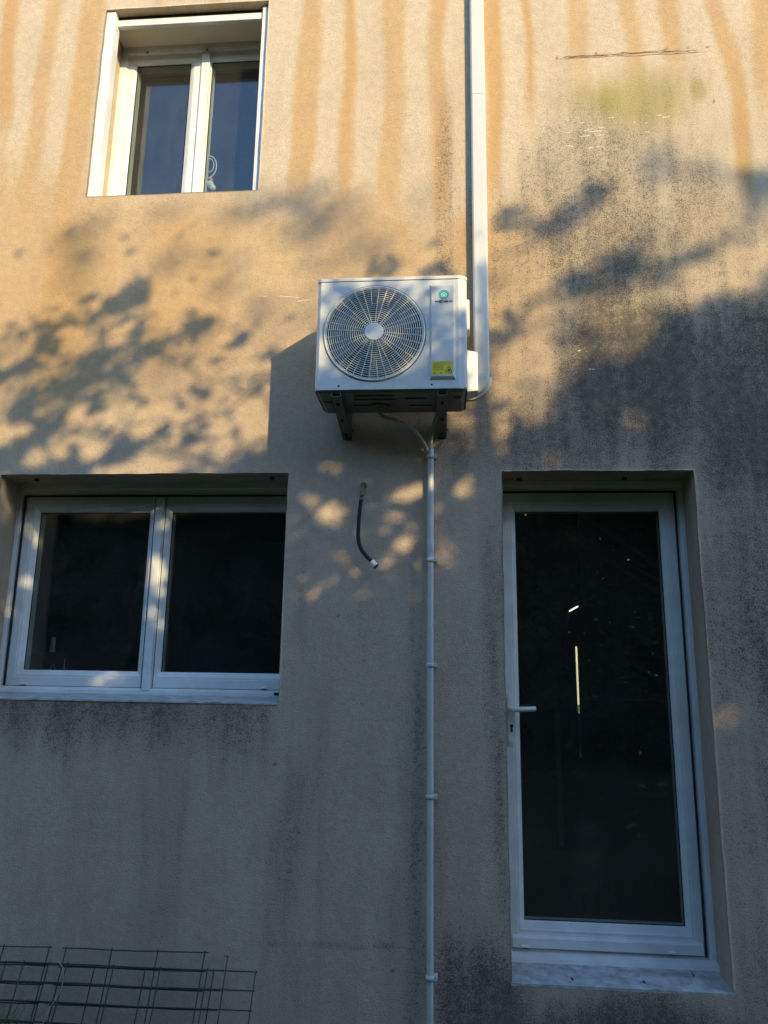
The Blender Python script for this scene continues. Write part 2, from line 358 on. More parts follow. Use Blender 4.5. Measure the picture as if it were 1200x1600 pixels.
for cx, cz in ((.345,4.548),(.55,4.562),(.92,4.566),(1.04,4.57),(1.14,4.565),(1.145,4.23),(-.78,1.52),(-1.05,.85),(1.0,1.9),(.1,2.6),(-.96,.4),(-.50,.02)):
    rust = np.maximum(rust, 1-sm(.003,.010,np.hypot(x-cx,z-cz)))
ledge = (1-sm(.004,.02,np.abs(z-(.105+.02*(x+1))+(vnoise(x,z,8,8,98)-.5)*.02)))*(x > -1.05)*(x < -.36)*.35
mild = np.maximum(mild, ledge)
mild = np.clip(mild, 0, 1)
# faces outside the openings
inside = np.zeros((nx-1, nz-1), bool)
cxm = (XS[:-1]+XS[1:])/2; czm = (ZS[:-1]+ZS[1:])/2
for o, d, inn in OPEN.values():
    inside |= ((cxm > o[0])&(cxm < o[1]))[:,None]&((czm > o[2])&(czm < o[3]))[None,:]
ii, jj = np.nonzero(~inside)
F = np.stack([ii*nz+jj, (ii+1)*nz+jj, (ii+1)*nz+jj+1, ii*nz+jj+1], -1)
# reveals
exV, exF, exSrc = [], [], []
base = len(V)
for o, d, inn in OPEN.values():
    i0, i1 = np.argmin(abs(XS-o[0])), np.argmin(abs(XS-o[1])); j0, j1 = np.argmin(abs(ZS-o[2])), np.argmin(abs(ZS-o[3]))
    loop = [(i, j0) for i in range(i0, i1)]+[(i1, j) for j in range(j0, j1)]+[(i, j1) for i in range(i1, i0, -1)]+[(i0, j) for j in range(j1, j0, -1)]
    n = len(loop); b0 = base+len(exV); ns = 8
    for (i, j) in loop:
        p0 = V[i*nz+j]; tx = (XS[i]-o[0])/(o[1]-o[0]); tz = (ZS[j]-o[2])/(o[3]-o[2])
        q = np.array([inn[0]+tx*(inn[1]-inn[0]), d, inn[2]+tz*(inn[3]-inn[2])])
        for s_ in range(1, ns+1): exV.append(p0+(q-p0)*s_/ns); exSrc.append(i*nz+j)
    idx = lambda k, s_: (loop[k % n][0]*nz+loop[k % n][1]) if s_ == 0 else b0+(k % n)*ns+s_-1
    for k in range(n):
        for s_ in range(ns): exF.append((idx(k,s_), idx(k,s_+1), idx(k+1,s_+1), idx(k+1,s_)))
allV = np.vstack([V, np.array(exV)]); allF = np.vstack([F, np.array(exF)])
me = bpy.data.meshes.new('wall'); me.vertices.add(len(allV)); me.vertices.foreach_set('co', allV.ravel())
me.loops.add(allF.size); me.loops.foreach_set('vertex_index', allF.ravel().astype(np.int32))
me.polygons.add(len(allF)); me.polygons.foreach_set('loop_start', np.arange(0, allF.size, 4, dtype=np.int32))
me.update(calc_edges=True)
src = np.concatenate([np.arange(len(V)), np.array(exSrc)])
isr = np.concatenate([np.zeros(len(V)), np.ones(len(exSrc))])
A1 = np.stack([orange, mild, algae, np.ones_like(x)], -1)[src]; A2 = np.stack([flake, rust, grime, np.ones_like(x)], -1)[src]
A1[:,1] *= 1-.55*isr
for nm, A in (('stain', A1), ('mark', A2)):
    at_ = me.attributes.new(nm, 'FLOAT_COLOR', 'POINT'); at_.data.foreach_set('color', A.astype(np.float32).ravel())
me.materials.append(M['wall'])
wall = bpy.data.objects.new('wall', me); COL.objects.link(wall); wall.parent = house; wall.matrix_parent_inverse = Matrix.Translation(-abs_loc(house))

def ragged(x0, x1, zf, th, seed, y, n=14):
    r = random.Random(seed); xs_ = [x0+(x1-x0)*k/(n-1) for k in range(n)]; mb = MB(); up_, dn = [], []
    for k, q in enumerate(xs_):
        h_ = th*(.25+r.random())*(0.15 if k in (0, n-1) else 1); c_ = zf(q)+r.uniform(-th, th)*.5; up_.append((q, c_+h_/2)); dn.append((q, c_-h_/2))
    yw = lambda p: float(-(fbm(np.array([p[0]]), np.array([p[1]]), 1.1, 1.1, 5, 3)[0]-.5)*.012)-y
    mb.add([(p[0],yw(p),p[1]) for p in up_]+[(p[0],yw(p),p[1]) for p in dn], [(k,k+1,n+k+1,n+k) for k in range(n-1)]); return mb
fl_ = random.Random(8); M['flake'] = plain('bare_render_flake', (.78,.70,.55), .95, var=.15, scale=60)
CH += [(-1.08,3.168,.075),(-1.0,3.146,.05),(-1.22,3.176,.03)]
CH += [(cx+fl_.uniform(-.12,.12), cz+fl_.uniform(-.06,.06), hl*.3) for cx, cz, hl in CH[:6]]
for k, (cx, cz, hl) in enumerate(CH):
    sl_ = fl_.gauss(0, .08); ragged(cx-hl*.8, cx+hl*.8, lambda q: cz+sl_*(q-cx), .0042, k, .0006, 9).build('bare_flake', M['flake'], wall)
for k, (a_, b_, zz, th) in enumerate(((.37,1.09,4.553,.006),(.345,1.10,4.540,.004),(.40,.62,4.548,.004),(.68,1.0,4.560,.005))):
    ragged(a_, b_, lambda q: zz-.008*(q-.34)+.002*math.sin(q*31), th, 50+k, .0006+.0002*k, 40).build('rust_line', M['rust'], wall)

# shell and rooms of the house
h = MB(); h.box(-7.0,-6.7,.004,9,-.5,6.6); h.build('side_wall', M['cream'], house)
h = MB(); h.box(4.7,5.0,.004,9,-.5,6.6); h.build('side_wall', M['cream'], house)
h = MB(); h.box(-6.7,1.5,8.7,9,-.5,6.6); h.box(2.7,4.7,8.7,9,-.5,6.6); h.box(1.5,2.7,8.7,9,-.5,.5); h.box(1.5,2.7,8.7,9,1.9,6.6); h.build('back_wall', M['cream'], house)
h = MB(); h.prismx([(-.06,6.6),(9.06,6.6),(9.06,6.72),(4.5,9.0),(-.06,6.72)], -7.1, 5.1); h.build('roof', M['roof'], house)
h = MB(); h.box(-6.7,4.7,.26,8.7,-.3,-.02); h.build('room_floor', M['floor_in'], house)
h = MB(); h.box(-6.7,4.7,.26,8.7,2.6,2.85); h.build('room_ceiling', M['room'], house)
h = MB(); h.box(-6.7,1.146,4.5,4.6,-.02,2.6); h.box(1.184,4.7,4.5,4.6,-.02,2.6); h.box(1.146,1.184,4.5,4.6,-.02,.34); h.box(1.146,1.184,4.5,4.6,1.48,2.6); h.build('room_partition', M['room'], house)
h = MB(); h.box(-.85,-.75,.26,4.5,-.02,2.6); h.build('room_partition', M['room'], house)
h = MB(); h.box(-3.4,-3.3,.26,4.5,-.02,2.6); h.build('room_partition', M['room'], house)
h = MB(); h.box(2.1,2.2,.26,4.5,-.02,2.6); h.build('room_partition', M['room'], house)
h = MB(); h.box(-3.6,.4,3.4,3.5,2.85,6.5); h.build('room_partition', M['room'], house)
h = MB(); h.box(-6.7,4.7,.02,8.7,5.6,5.7); h.build('attic_floor', M['room'], house)

# ------------------------------------------------------------------ joinery
def prof_frame(y, back): return [(0,back),(0,y+.004),(.06,y),(.72,y),(.78,y+.003),(.86,y+.003),(1,y+.014),(1,back)]
def prof_sash(y, back): return [(0,back),(0,y+.003),(.04,y),(.55,y),(.58,y+.002),(.70,y+.002),(.74,y+.005),(.96,y+.016),(1,y+.020),(1,back)]
def pane(x0,x1,y,z0,z1,par,label=None):
    o = MB().box(x0-.006,x1+.006,y,y+.005,z0-.006,z1+.006).build('pane', M['glass'], par)
    MB().sweep(x0-.002,x1+.002,z0-.002,z1+.002,(.0055,)*4,[(0,y),(0,y-.004),(1,y-.003),(1,y)]).build('glazing_gasket', M['rubber'], par)
    return o
def drain_cap(x,y,z,par,wd=.03):
    MB().prismx([(y,z+.010),(y-.008,z+.006),(y-.009,z),(y,z-.001)], x-wd/2, x+wd/2).build('drain_cap', M['pvc'], par)
    MB().box(x-wd*.42,x+wd*.42,y-.0065,y+.001,z-.0045,z-.0012).build('drain_slot', M['hole'], par)

# lower window
lw = MB().sweep(-2.62,-.985,1.116,2.245,(.077,.05,.045,.082),prof_frame(.25,.33)).build('window', M['pvc'], house)
tag(lw, 'wide two-sash white window at ground level left of the drain pipe')
for (a,b_,wl,wr) in ((-2.541,-1.783,.078,.066),(-1.780,-1.037,.053,.072)):
    s_ = MB().sweep(a,b_,1.163,2.161,(wl,wr,.080,.083),prof_sash(.262,.335)).build('sash', M['pvc'], lw)
    pane(a+wl,b_-wr,.288,1.243,2.078,lw)
MB().box(-1.808,-1.765,.246,.262,1.150,2.155,.003).build('meeting_strip', M['pvc'], lw)
for x_ in (-1.818,-1.757): MB().box(x_-.0015,x_+.0015,.2605,.262,1.165,2.155).build('gasket', M['rubber'], lw)
MB().box(-2.60,-.99,.232,.249,2.196,2.26,.002).build('shutter_slat', M['pvc'], lw)
MB().box(-2.545,-1.035,.2475,.2625,2.1605,2.1645).build('gasket', M['rubber'], lw)
MB().box(-2.5445,-2.5405,.2475,.2625,1.163,2.161).build('gasket', M['rubber'], lw)
for x_ in (-2.44,-1.79,-1.18): drain_cap(x_, .262, 1.170, lw)
sill = MB().prismx([(-.004,1.110),(-.004,1.118),(.258,1.132),(.258,1.110)], -2.545, -1.040).build('sill', M['sill'], lw)
MB().box(-1.125,-1.095,.247,.2505,1.138,1.152).build('drain_slot', M['hole'], lw)
for x_ in (-2.40,-1.15): MB().tube([(x_,.10,2.222),(x_,.10,2.211)],.012,10).build('shutter_stop', M['rubber'], lw)

# upper window
uw = MB().sweep(-2.27,-1.17,3.79,5.035,(.065,.065,.07,.079),prof_frame(.24,.32)).build('window', M['pvc'], house)
tag(uw, 'small upper two-sash window framed by white shutter rails')
for (a,b_,wl,wr) in ((-2.206,-1.722,.050,.098),(-1.719,-1.232,.036,.05)):
    MB().sweep(a,b_,3.858,4.956,(wl,wr,.07,.063),prof_sash(.252,.325)).build('sash', M['pvc'], uw)
    pane(a+wl,b_-wr,.272,3.93,4.893,uw)
MB().box(-1.742,-1.690,.236,.252,3.85,4.95,.004).build('meeting_strip', M['pvc'], uw)
for x_,a,y_ in ((-2.192,-2.250,.012),(-1.275,-1.318,.030)):
    MB().box(a,x_,y_,.075,3.80,5.030,.002).build('shutter_rail', M['pvc'], uw)
MB().box(-2.198,-1.325,.046,.070,4.962,5.006,.003).build('shutter_slat', M['pvc'], uw)
MB().box(-2.198,-1.325,.052,.064,5.006,5.04).build('shutter_slot', M['hole'], uw)
MB().prismx([(.012,3.808),(.24,3.815),(.24,3.79),(.012,3.79)], -2.24, -1.28).build('sill', M['pvc'], uw)
MB().box(-2.245,-1.272,.078,.239,5.008,5.018).build('shutter_box', M['cream'], uw)  # cream colour stands in for warm bounced light on the white underside
for x_ in (-2.09,-1.715,-1.36): drain_cap(x_, .240, 4.966, uw, .012)

# door
dr = MB().sweep(-.05,.975,-.06,2.275,(.066,.088,.098,.098),prof_frame(.25,.33)).build('door', M['pvc'], house)
tag(dr, 'tall glazed white door with lever handle on its left stile')
MB().sweep(.018,.885,.038,2.175,(.070,.073,.114,.096),prof_sash(.262,.335)).build('door_leaf', M['pvc'], dr)
pane(.088,.812,.290,.152,2.079,dr)
MB().box(.8845,.8885,.2475,.263,.038,2.176).build('gasket', M['rubber'], dr)
MB().box(.016,.8865,.2475,.263,2.1735,2.1775).build('gasket', M['rubber'], dr)
MB().prismx([(.262,.098),(.246,.088),(.243,.050),(.262,.046)], .030, .874).build('weather_bar', M['pvc'], dr)
MB().prismx([(.25,.030),(.205,.020),(.200,.001),(.25,.001)], .003, .926).build('threshold', M['pvc'], dr)
for x_ in (.085,.735): drain_cap(x_, .2435, .052, dr)
MB().box(.845,.868,.257,.2625,.055,.085).build('hinge_plate', M['steel'], dr)
MB().tube([(.856,.2575,.075),(.856,.2545,.075)],.004,8).build('screw', M['hole'], dr)
MB().prismx([(-.002,-.010),(-.003,.001),(.256,.006),(.256,-.05),(.02,-.05)], -.002, .908).build('sill', M['sill'], dr)
for x_,y_ in ((.26,.055),(.56,.06),(.79,.15)):
    MB().tube([(x_,y_,.001+.02*y_),(x_+.003,y_,.0035+.02*y_)], [.011,.007], 9).build('sill_spot', M['hole'], dr)
for x_ in (.10,.62): MB().tube([(x_,.16,2.229),(x_,.16,2.216)],.013,10).build('shutter_stop', M['rubber'], dr)
MB().box(-.03,.94,.232,.249,2.205,2.26,.002).build('shutter_slat', M['pvc'], dr)
# handle set
plate = MB(); plate.prism([(.030,.935),(.036,.927),(.056,.927),(.062,.935),(.062,1.150),(.056,1.162),(.036,1.162),(.030,1.150)], .253, .262); plate.build('handle_plate', M['pvc'], dr)
MB().tube([(.046,.258,1.095),(.046,.214,1.095),(.050,.209,1.095),(.056,.207,1.0955),(.10,.207,1.098),(.158,.207,1.101)], [.0125,.0125,.0125,.0125,.0115,.0115], 12).build('handle', M['pvc'], dr)
kh = MB(); kh.prism(circ(.046,1.016,.0085,14), .2515, .254); kh.prism([(.041,1.014),(.041,.990),(.0435,.987),(.0485,.987),(.051,.990),(.051,1.014)], .2517, .254); kh.build('keyhole', M['hole'], dr)
MB().tube([(.046,.254,.947),(.046,.247,.947)],.0085,12).build('screw_cap', M['pvc'], dr)
MB().tube([(.046,.254,1.146),(.046,.249,1.146)],.0085,12).build('screw_cap', M['pvc'], dr)

# ------------------------------------------------------------------ air conditioner
ac = tag(empty('air_conditioner_unit', (-.51,-.27,2.485)), 'white outdoor air conditioner unit with round fan grille bracketed to the wall', 'air conditioner')
X0, X1, YF, YB, Z0, Z1 = -.853, -.176, -.41, -.13, 2.488, 3.030
GC = (-.590, 2.755); GR = .228
# front panel with round hole
fp = MB(); n = 72
ch = .016
outer = []
for k in range(n):
    a = 2*math.pi*k/n; dx, dz = math.cos(a), math.sin(a)
    xl, xr, zl, zh = X0+ch, X1-.038, Z0, Z1-.016
    t_ = min([q for q in ((xr-GC[0])/dx if dx > 1e-9 else 9, (xl-GC[0])/dx if dx < -1e-9 else 9, (zh-GC[1])/dz if dz > 1e-9 else 9, (zl-GC[1])/dz if dz < -1e-9 else 9)])
    outer.append((GC[0]+dx*t_, GC[1]+dz*t_))
# snap rays nearest to the corners
for cx, cz in ((X0+ch,Z0),(X0+ch,Z1-.016),(X1-.038,Z0),(X1-.038,Z1-.016)):
    k = min(range(n), key=lambda q: (outer[q][0]-cx)**2+(outer[q][1]-cz)**2); outer[k] = (cx, cz)
rings = [(outer, YF), ([(GC[0]+(GR+.006)*math.cos(2*math.pi*k/n), GC[1]+(GR+.006)*math.sin(2*math.pi*k/n)) for k in range(n)], YF),
         ([(GC[0]+(GR+.002)*math.cos(2*math.pi*k/n), GC[1]+(GR+.002)*math.sin(2*math.pi*k/n)) for k in range(n)], YF+.006),
         ([(GC[0]+GR*math.cos(2*math.pi*k/n), GC[1]+GR*math.sin(2*math.pi*k/n)) for k in range(n)], YF+.05)]
for i in range(3):
    a, b_ = rings[i], rings[i+1]
    fp.add([(p[0],a[1],p[1]) for p in a[0]]+[(p[0],b_[1],p[1]) for p in b_[0]], [(k,(k+1)%n,n+(k+1)%n,n+k) for k in range(n)], False)
# chamfered verticals
fp.add([(X0+ch,YF,Z0),(X0+ch,YF,Z1-.016),(X0,YF+ch,Z1-.016),(X0,YF+ch,Z0)], [(0,1,2,3)])
fp.add([(X1-.038,YF,Z0),(X1-.038,YF,Z1-.016),(X1-.012,YF+.006,Z1-.016),(X1-.012,YF+.006,Z0),(X1,YF+.022,Z1-.016),(X1,YF+.022,Z0)], [(0,1,2,3),(3,2,4,5)])
fp.build('front_panel', M['ac'], ac)
cb = MB()
cb.add([(X0,YF+ch,Z0),(X0,YB,Z0),(X0,YB,Z1-.016),(X0,YF+ch,Z1-.016)], [(0,1,2,3)])
cb.add([(X1,YF+.022,Z0),(X1,YB,Z0),(X1,YB,Z1-.016),(X1,YF+.022,Z1-.016)], [(0,1,2,3)])
cb.add([(X0,YB,Z0),(X1,YB,Z0),(X1,YB,Z1-.016),(X0,YB,Z1-.016)], [(0,1,2,3)])
cb.build('casing', M['ac'], ac)
# lid
lid = MB(); e = .0025
poly = [(X0+ch-e,YF-e),(X1-.038,YF-e),(X1-.011,YF+.004),(X1+e,YF+.021),(X1+e,YB),(X0-e,YB),(X0-e,YF+ch-e)]
nn = len(poly); top = [(X0+ch,YF+.003),(X1-.038,YF+.003),(X1-.013,YF+.009),(X1-.003,YF+.023),(X1-.003,YB),(X0+.003,YB),(X0+.003,YF+ch+.002)]
lid.add([(a,b_,Z1-.018) for a,b_ in poly]+[(a,b_,Z1-.004) for a,b_ in poly]+[(a,b_,Z1) for a,b_ in top],
        [tuple(range(nn))[::-1]]+[(k,(k+1)%nn,nn+(k+1)%nn,nn+k) for k in range(nn)]+[(nn+k,nn+(k+1)%nn,2*nn+(k+1)%nn,2*nn+k) for k in range(nn)]+[tuple(range(2*nn,3*nn))])
lid.build('lid', M['ac'], ac)
MB().box(X0+ch,X1-.04,YF-.0008,YF+.004,Z1-.0205,Z1-.0178).build('lid_seam', M['rubber'], ac)
# base pan with pressed ribs
bp_ = MB()
bp_.add([(X0+.004,YF+.004,Z0+.004),(X1-.004,YF+.004,Z0+.004),(X1-.004,YB,Z0+.004),(X0+.004,YB,Z0+.004),(X0+.02,YF+.02,Z0-.012),(X1-.02,YF+.02,Z0-.012),(X1-.02,YB-.01,Z0-.012),(X0+.02,YB-.01,Z0-.012)],
        [(4,5,6,7),(0,1,5,4),(1,2,6,5),(2,3,7,6),(3,0,4,7)])
bp_.build('base_pan', M['pan'], ac)
for (a,b_,c_,d_) in ((-.68,-.50,-.37,-.352),(-.69,-.49,-.325,-.300),(-.70,-.52,-.25,-.222),(-.45,-.36,-.33,-.300),(-.44,-.33,-.24,-.215),(-.235,-.20,-.34,-.30),(-.83,-.79,-.30,-.22)):
    MB().box(a,b_,c_,d_,Z0-.020,Z0-.0115,.004).build('pressed_rib', M['pan'], ac)
MB().tube([(-.585,-.235,Z0-.010),(-.585,-.235,Z0-.024)],.045,20).build('drain_boss', M['pan'], ac)
for x_ in (-.83,-.345): MB().tube([(x_-.0+(.012 if x_ > -.5 else .085),YF+.001,Z0+.018),(x_+(.012 if x_ > -.5 else .085),YF-.0015,Z0+.018)],.0045,10).build('screw', M['hole'], ac)
# grille
gr = MB(); nn = 72
def ringmesh(r, rad, y, n=72, q=6):
    V_ = []; 
    for k in range(n):
        a = 2*math.pi*k/n
        for j in range(q):
            b = 2*math.pi*j/q; R_ = r+rad*math.cos(b); V_.append((GC[0]+R_*math.cos(a), y+rad*math.sin(b), GC[1]+R_*math.sin(a)))
    return V_, [(k*q+j, ((k+1)%n)*q+j, ((k+1)%n)*q+(j+1)%q, k*q+(j+1)%q) for k in range(n) for j in range(q)]
v_, f_ = ringmesh(GR-.004, .0055, YF-.002); gr.add(v_, f_, True)
grille = gr.build('fan_grille', M['ac_grille'], ac)
NR = 18
def gy(r): return YF-.003-.010*(1-(r/GR)**2)
for k in range(NR):
    r = .050+(GR-.012-.050)*k/(NR-1)
    mb = MB(); v_, f_ = ringmesh(r, .0023, gy(r), 60, 4); mb.add(v_, f_, True); mb.build('grille_ring', M['ac_grille'], grille)
NS = 36
for k in range(NS):
    a = 2*math.pi*(k+.5)/NS; r_in = .040 if k % 3 else .135
    mb = MB(); pts = [(GC[0]+r*math.cos(a), gy(r)-.0012, GC[1]+r*math.sin(a)) for r in np.linspace(r_in, GR-.004, 5)]
    mb.tube(pts, .0019, 5); mb.build('grille_spoke', M['ac_grille'], grille)
hb = MB(); hb.add([(GC[0]+r*math.cos(2*math.pi*k/28), y, GC[1]+r*math.sin(2*math.pi*k/28)) for r, y in ((.043,gy(.04)+.004),(.043,gy(.04)-.003),(.040,gy(.04)-.0055)) for k in range(28)],
    [(i*28+k,i*28+(k+1)%28,(i+1)*28+(k+1)%28,(i+1)*28+k) for i in range(2) for k in range(28)]+[tuple(range(56,84))]); hb.build('grille_hub', M['ac_grille'], grille)
# logo free fan behind the grille
fan = MB().tube([(GC[0],YF+.05,GC[1]),(GC[0],YF+.13,GC[1])],.055,24).build('fan', M['fan'], ac)
for k in range(3):
    bl = MB(); a0 = 2*math.pi*k/3+.35; nu, nv = 6, 12; V_ = []
    for i in range(nu):
        r = .05+(.213-.05)*i/(nu-1)
        for j in range(nv):
            a = a0+(.30+1.15*(i/(nu-1))**.6)*(j/(nv-1)); V_.append((GC[0]+r*math.cos(a), YF+.045+.075*(j/(nv-1)), GC[1]+r*math.sin(a)))
    bl.add(V_, [(i*nv+j,(i+1)*nv+j,(i+1)*nv+j+1,i*nv+j+1) for i in range(nu-1) for j in range(nv-1)], True)
    bl.build('fan_blade', M['fan'], fan)
cv = MB(); nn = 48
cv.add([(GC[0]+r*math.cos(2*math.pi*k/nn), y, GC[1]+r*math.sin(2*math.pi*k/nn)) for r, y in ((GR,YF+.05),(GR,YF+.2),(.001,YF+.2)) for k in range(nn)], [(i*nn+k,i*nn+(k+1)%nn,(i+1)*nn+(k+1)%nn,(i+1)*nn+k) for i in range(2) for k in range(nn)]); cv.build('fan_cowl', M['ac_dark'], ac)
# raised panel with emblem and warning label
def bulge(x0,x1,z0,z1,y,e,ins): 
    o = [(x0,z0),(x1,z0),(x1,z1),(x0,z1)]; i_ = [(x0+ins,z0+ins*1.6),(x1-ins,z0+ins*1.6),(x1-ins,z1-ins),(x0+ins,z1-ins)]
    mb = MB(); mb.add([(a,y,c) for a,c in o]+[(a,y-e,c) for a,c in i_], [(0,1,5,4),(1,2,6,5),(2,3,7,6),(3,0,4,7),(4,5,6,7)]); return mb
rp_ = bulge(-.343,-.228,2.526,2.982,YF+.0005,.013,.009).build('raised_panel', M['ac'], ac)
YP = YF-.0125
MB().prism(circ(-.279,2.928,.0235,32), YP-.0012, YP+.001).build('emblem_disc', M['teal'], rp_)
em = MB(); cx, cz = -.279, 2.928; w_ = .0026
def stroke(mb, p, q, w, y0, y1):
    d = Vector((q[0]-p[0], q[1]-p[1])).normalized(); nrm_ = Vector((-d.y, d.x))*w/2
    mb.prism([(p[0]+nrm_.x,p[1]+nrm_.y),(q[0]+nrm_.x,q[1]+nrm_.y),(q[0]-nrm_.x,q[1]-nrm_.y),(p[0]-nrm_.x,p[1]-nrm_.y)], y0, y1)
for p, q in (((cx-.013,cz-.001),(cx,cz+.010)),((cx,cz+.010),(cx+.013,cz-.001)),((cx+.010,cz+.001),(cx+.010,cz-.010)),((cx+.010,cz-.010),(cx-.010,cz-.010)),((cx-.010,cz-.010),(cx-.010,cz+.001))):
    stroke(em, p, q, w_, YP-.0022, YP-.001)
em.prism([(cx-.005,cz-.007),(cx+.005,cz-.007),(cx+.005,cz-.002),(cx,cz+.003),(cx-.005,cz-.002)], YP-.0022, YP-.001)
em.build('emblem_house_mark', M['white_plastic'], rp_)
def letters(x, z, s, wd):
    L_ = {'H':[((0,0),(0,1)),((.8,0),(.8,1)),((0,.5),(.8,.5))],'E':[((0,0),(.75,0)),((0,.5),(.7,.5)),((0,1),(.75,1)),((0,0),(0,1))],'I':[((0,0),(0,1))],'W':[((0,1),(.3,0)),((.3,0),(.6,1)),((.6,1),(.9,0)),((.9,0),(1.2,1))],'A':[((0,0),(.5,1)),((.5,1),(1,0))]}
    adv = {'H':1.15,'E':1.05,'I':.4,'W':1.45,'A':1.0}; k = 0
    for c in 'HEIWA':
        mb = MB()
        for j, (p, q) in enumerate(L_[c]): stroke(mb, (x+p[0]*s*1.5, z+p[1]*s), (x+q[0]*s*1.5, z+q[1]*s), wd, YP-.0012-.0001*j, YP+.0005)
        mb.build('letter', M['ink'], rp_); x += adv[c]*s*1.5
letters(-.3155, 2.8900, .0098, .0027)
lb = MB().box(-.332,-.241,YP-.001,YP+.001,2.547,2.609).build('warning_label', M['yellow'], rp_)
tx = MB()
for k in range(7): tx.box(-.328,-.328+(.082 if k < 2 else .050)-.008*random.random(),YP-.0014,YP-.0009,2.600-k*.0055,2.6018-k*.0055)
tx.box(-.300,-.275,YP-.0014,YP-.0009,2.6050,2.607); tx.box(-.327,-.312,YP-.0014,YP-.0009,2.552,2.557); tx.box(-.298,-.289,YP-.0014,YP-.0009,2.551,2.558); tx.box(-.262,-.250,YP-.0014,YP-.0009,2.5525,2.5545)
tx.build('label_text', M['yline'], lb)
tri = MB(); T3 = [(-.2735,2.558),(-.2435,2.558),(-.2585,2.586)]
for k in range(3): stroke(tri, T3[k], T3[(k+1)%3], .0022, YP-.0016-.0001*k, YP-.0009)
tri.prism([(-.2625,2.5615),(-.2545,2.5615),(-.2525,2.566),(-.2545,2.571),(-.2565,2.568),(-.2585,2.5765),(-.2610,2.570),(-.2625,2.567)], YP-.0017, YP-.0009)
tri.build('flame_warning_triangle', M['ink'], lb)
# side fittings
vc = MB(); P_ = [(YF+.09,2.506),(YF+.09,2.706),(YF+.21,2.712),(YF+.21,2.512)]
vc.add([(X1-.002,y,z_) for y,z_ in P_]+[(X1+.050,y+(.012 if k < 2 else -.012),z_+(.010 if k in (0,3) else -.006)) for k,(y,z_) in enumerate(P_)], [(0,1,2,3),(4,7,6,5),(0,4,5,1),(1,5,6,2),(2,6,7,3),(3,7,4,0)])
vc.build('valve_cover', M['ac'], ac)
MB().box(X1-.002,X1+.018,YF+.14,YF+.21,2.83,2.985,.006).build('side_handle', M['ac'], ac)
MB().box(X1-.002,X1+.010,YF+.15,YF+.20,2.725,2.80,.003).build('side_valve', M['rubber'], ac)

# ------------------------------------------------------------------ brackets
def bracket(xc, label):
    b = tag(empty('wall_bracket', (xc,0,2.39)), label, 'bracket', 'steel brackets under the air conditioner')
    xl, xr = xc-.022, xc+.022; t_ = .0025
    for xx in (xl, xr-t_):
        MB().prismx([(-.415,2.474),(-.415,2.455),(-.012,2.392),(-.003,2.392),(-.003,2.474)], xx, xx+t_).build('side_flange', M['steel'], b)
    MB().prismx([(-.415,2.457),(-.415,2.4545),(-.003,2.390),(-.003,2.3925)], xl+.0026, xr-.0026).build('bottom_plate', M['steel'], b)
    MB().box(xl,xr,-.0045,-.001,2.385,2.60,.0008).build('wall_plate', M['steel'], b)
    for s_ in (.06,.20,.335):
        y = -.415+s_/.35*.38; zc = 2.4545-(y+.415)*.1565
        mb = MB(); mb.add([(xc+.008*math.cos(a)*(1), y+.016*math.sin(a), zc-.0016-.016*math.sin(a)*.1565) for a in np.linspace(0, 2*math.pi, 13)[:-1]]+[(xc, y, zc-.0016)], [(k,(k+1)%12,12) for k in range(12)])
        mb.build('slot_hole', M['hole'], b)
    MB().tube([(xc,-.36,2.476),(xc,-.36,2.488)],.014,12).build('rubber_foot', M['rubber'], b)
    MB().tube([(xc,-.18,2.476),(xc,-.18,2.488)],.014,12).build('rubber_foot', M['rubber'], b)
    MB().tube([(xr+.006,-.006,2.43),(xr+.006,-.012,2.43)],.005,6).build('bolt', M['steel'], b)
bracket(-.755, 'left of the two steel channel brackets, below the fan end of the unit')
bracket(-.287, 'right of the two steel channel brackets, beside the grey drain hoses')

# ------------------------------------------------------------------ line duct
du = tag(empty('line_duct', (-.09,0,2.6)), 'white plastic line duct running up the wall behind the unit', 'duct')
def duct(z0, z1, w0=.0, name='duct_cover'):
    a, b_ = -.128-w0, -.052+w0
    mb = MB(); pr = [(a,-.001),(a,-.038-w0),(a+.008,-.045-w0),(b_-.008,-.045-w0),(b_,-.038-w0),(b_,-.001)]
    n_ = len(pr); mb.add([(p,q,z0) for p,q in pr]+[(p,q,z1) for p,q in pr], [(k,(k+1)%n_,n_+(k+1)%n_,n_+k) for k in range(n_)]+[tuple(range(n_)), tuple(range(2*n_-1,n_-1,-1))])
    return mb.build(name, M['pvc_duct'], du)
duct(2.705, 4.305); duct(4.3065, 6.55)
el = MB(); cx_, cz_ = -.128-.03, 2.702; ri, ro = .03, .106; ns = 12
pr = [(ri,-.001),(ri,-.044),(ri+.008,-.050),(ro-.010,-.050),(ro,-.042),(ro,-.001)]; V_ = []
for i in range(ns+1):
    a = -math.pi/2*i/ns; V_ += [(cx_+r*math.cos(a), y, cz_+r*math.sin(a)) for r, y in pr]
el.add(V_, [(i*6+k, i*6+k+1, (i+1)*6+k+1, (i+1)*6+k) for i in range(ns) for k in range(5)]+[(0,1,2,3,4,5),tuple(range(ns*6+5,ns*6-1,-1))], False)
el.build('duct_elbow', M['pvc_duct'], du)
fl = MB(); V_ = []
for i in range(ns+1):
    a = -math.pi/2*i/ns; V_ += [(cx_+r*math.cos(a), y, cz_+r*math.sin(a)) for r, y in ((ro-.01,-.0005),(ro-.01,-.010),(ro+.014,-.010),(ro+.014,-.0005))]
fl.add(V_, [(i*4+k, i*4+(k+1)%4, (i+1)*4+(k+1)%4, (i+1)*4+k) for i in range(ns) for k in range(4)]+[(0,1,2,3),tuple(range(ns*4+3,ns*4-1,-1))], False)
fl.build('elbow_base', M['pvc_duct'], du)

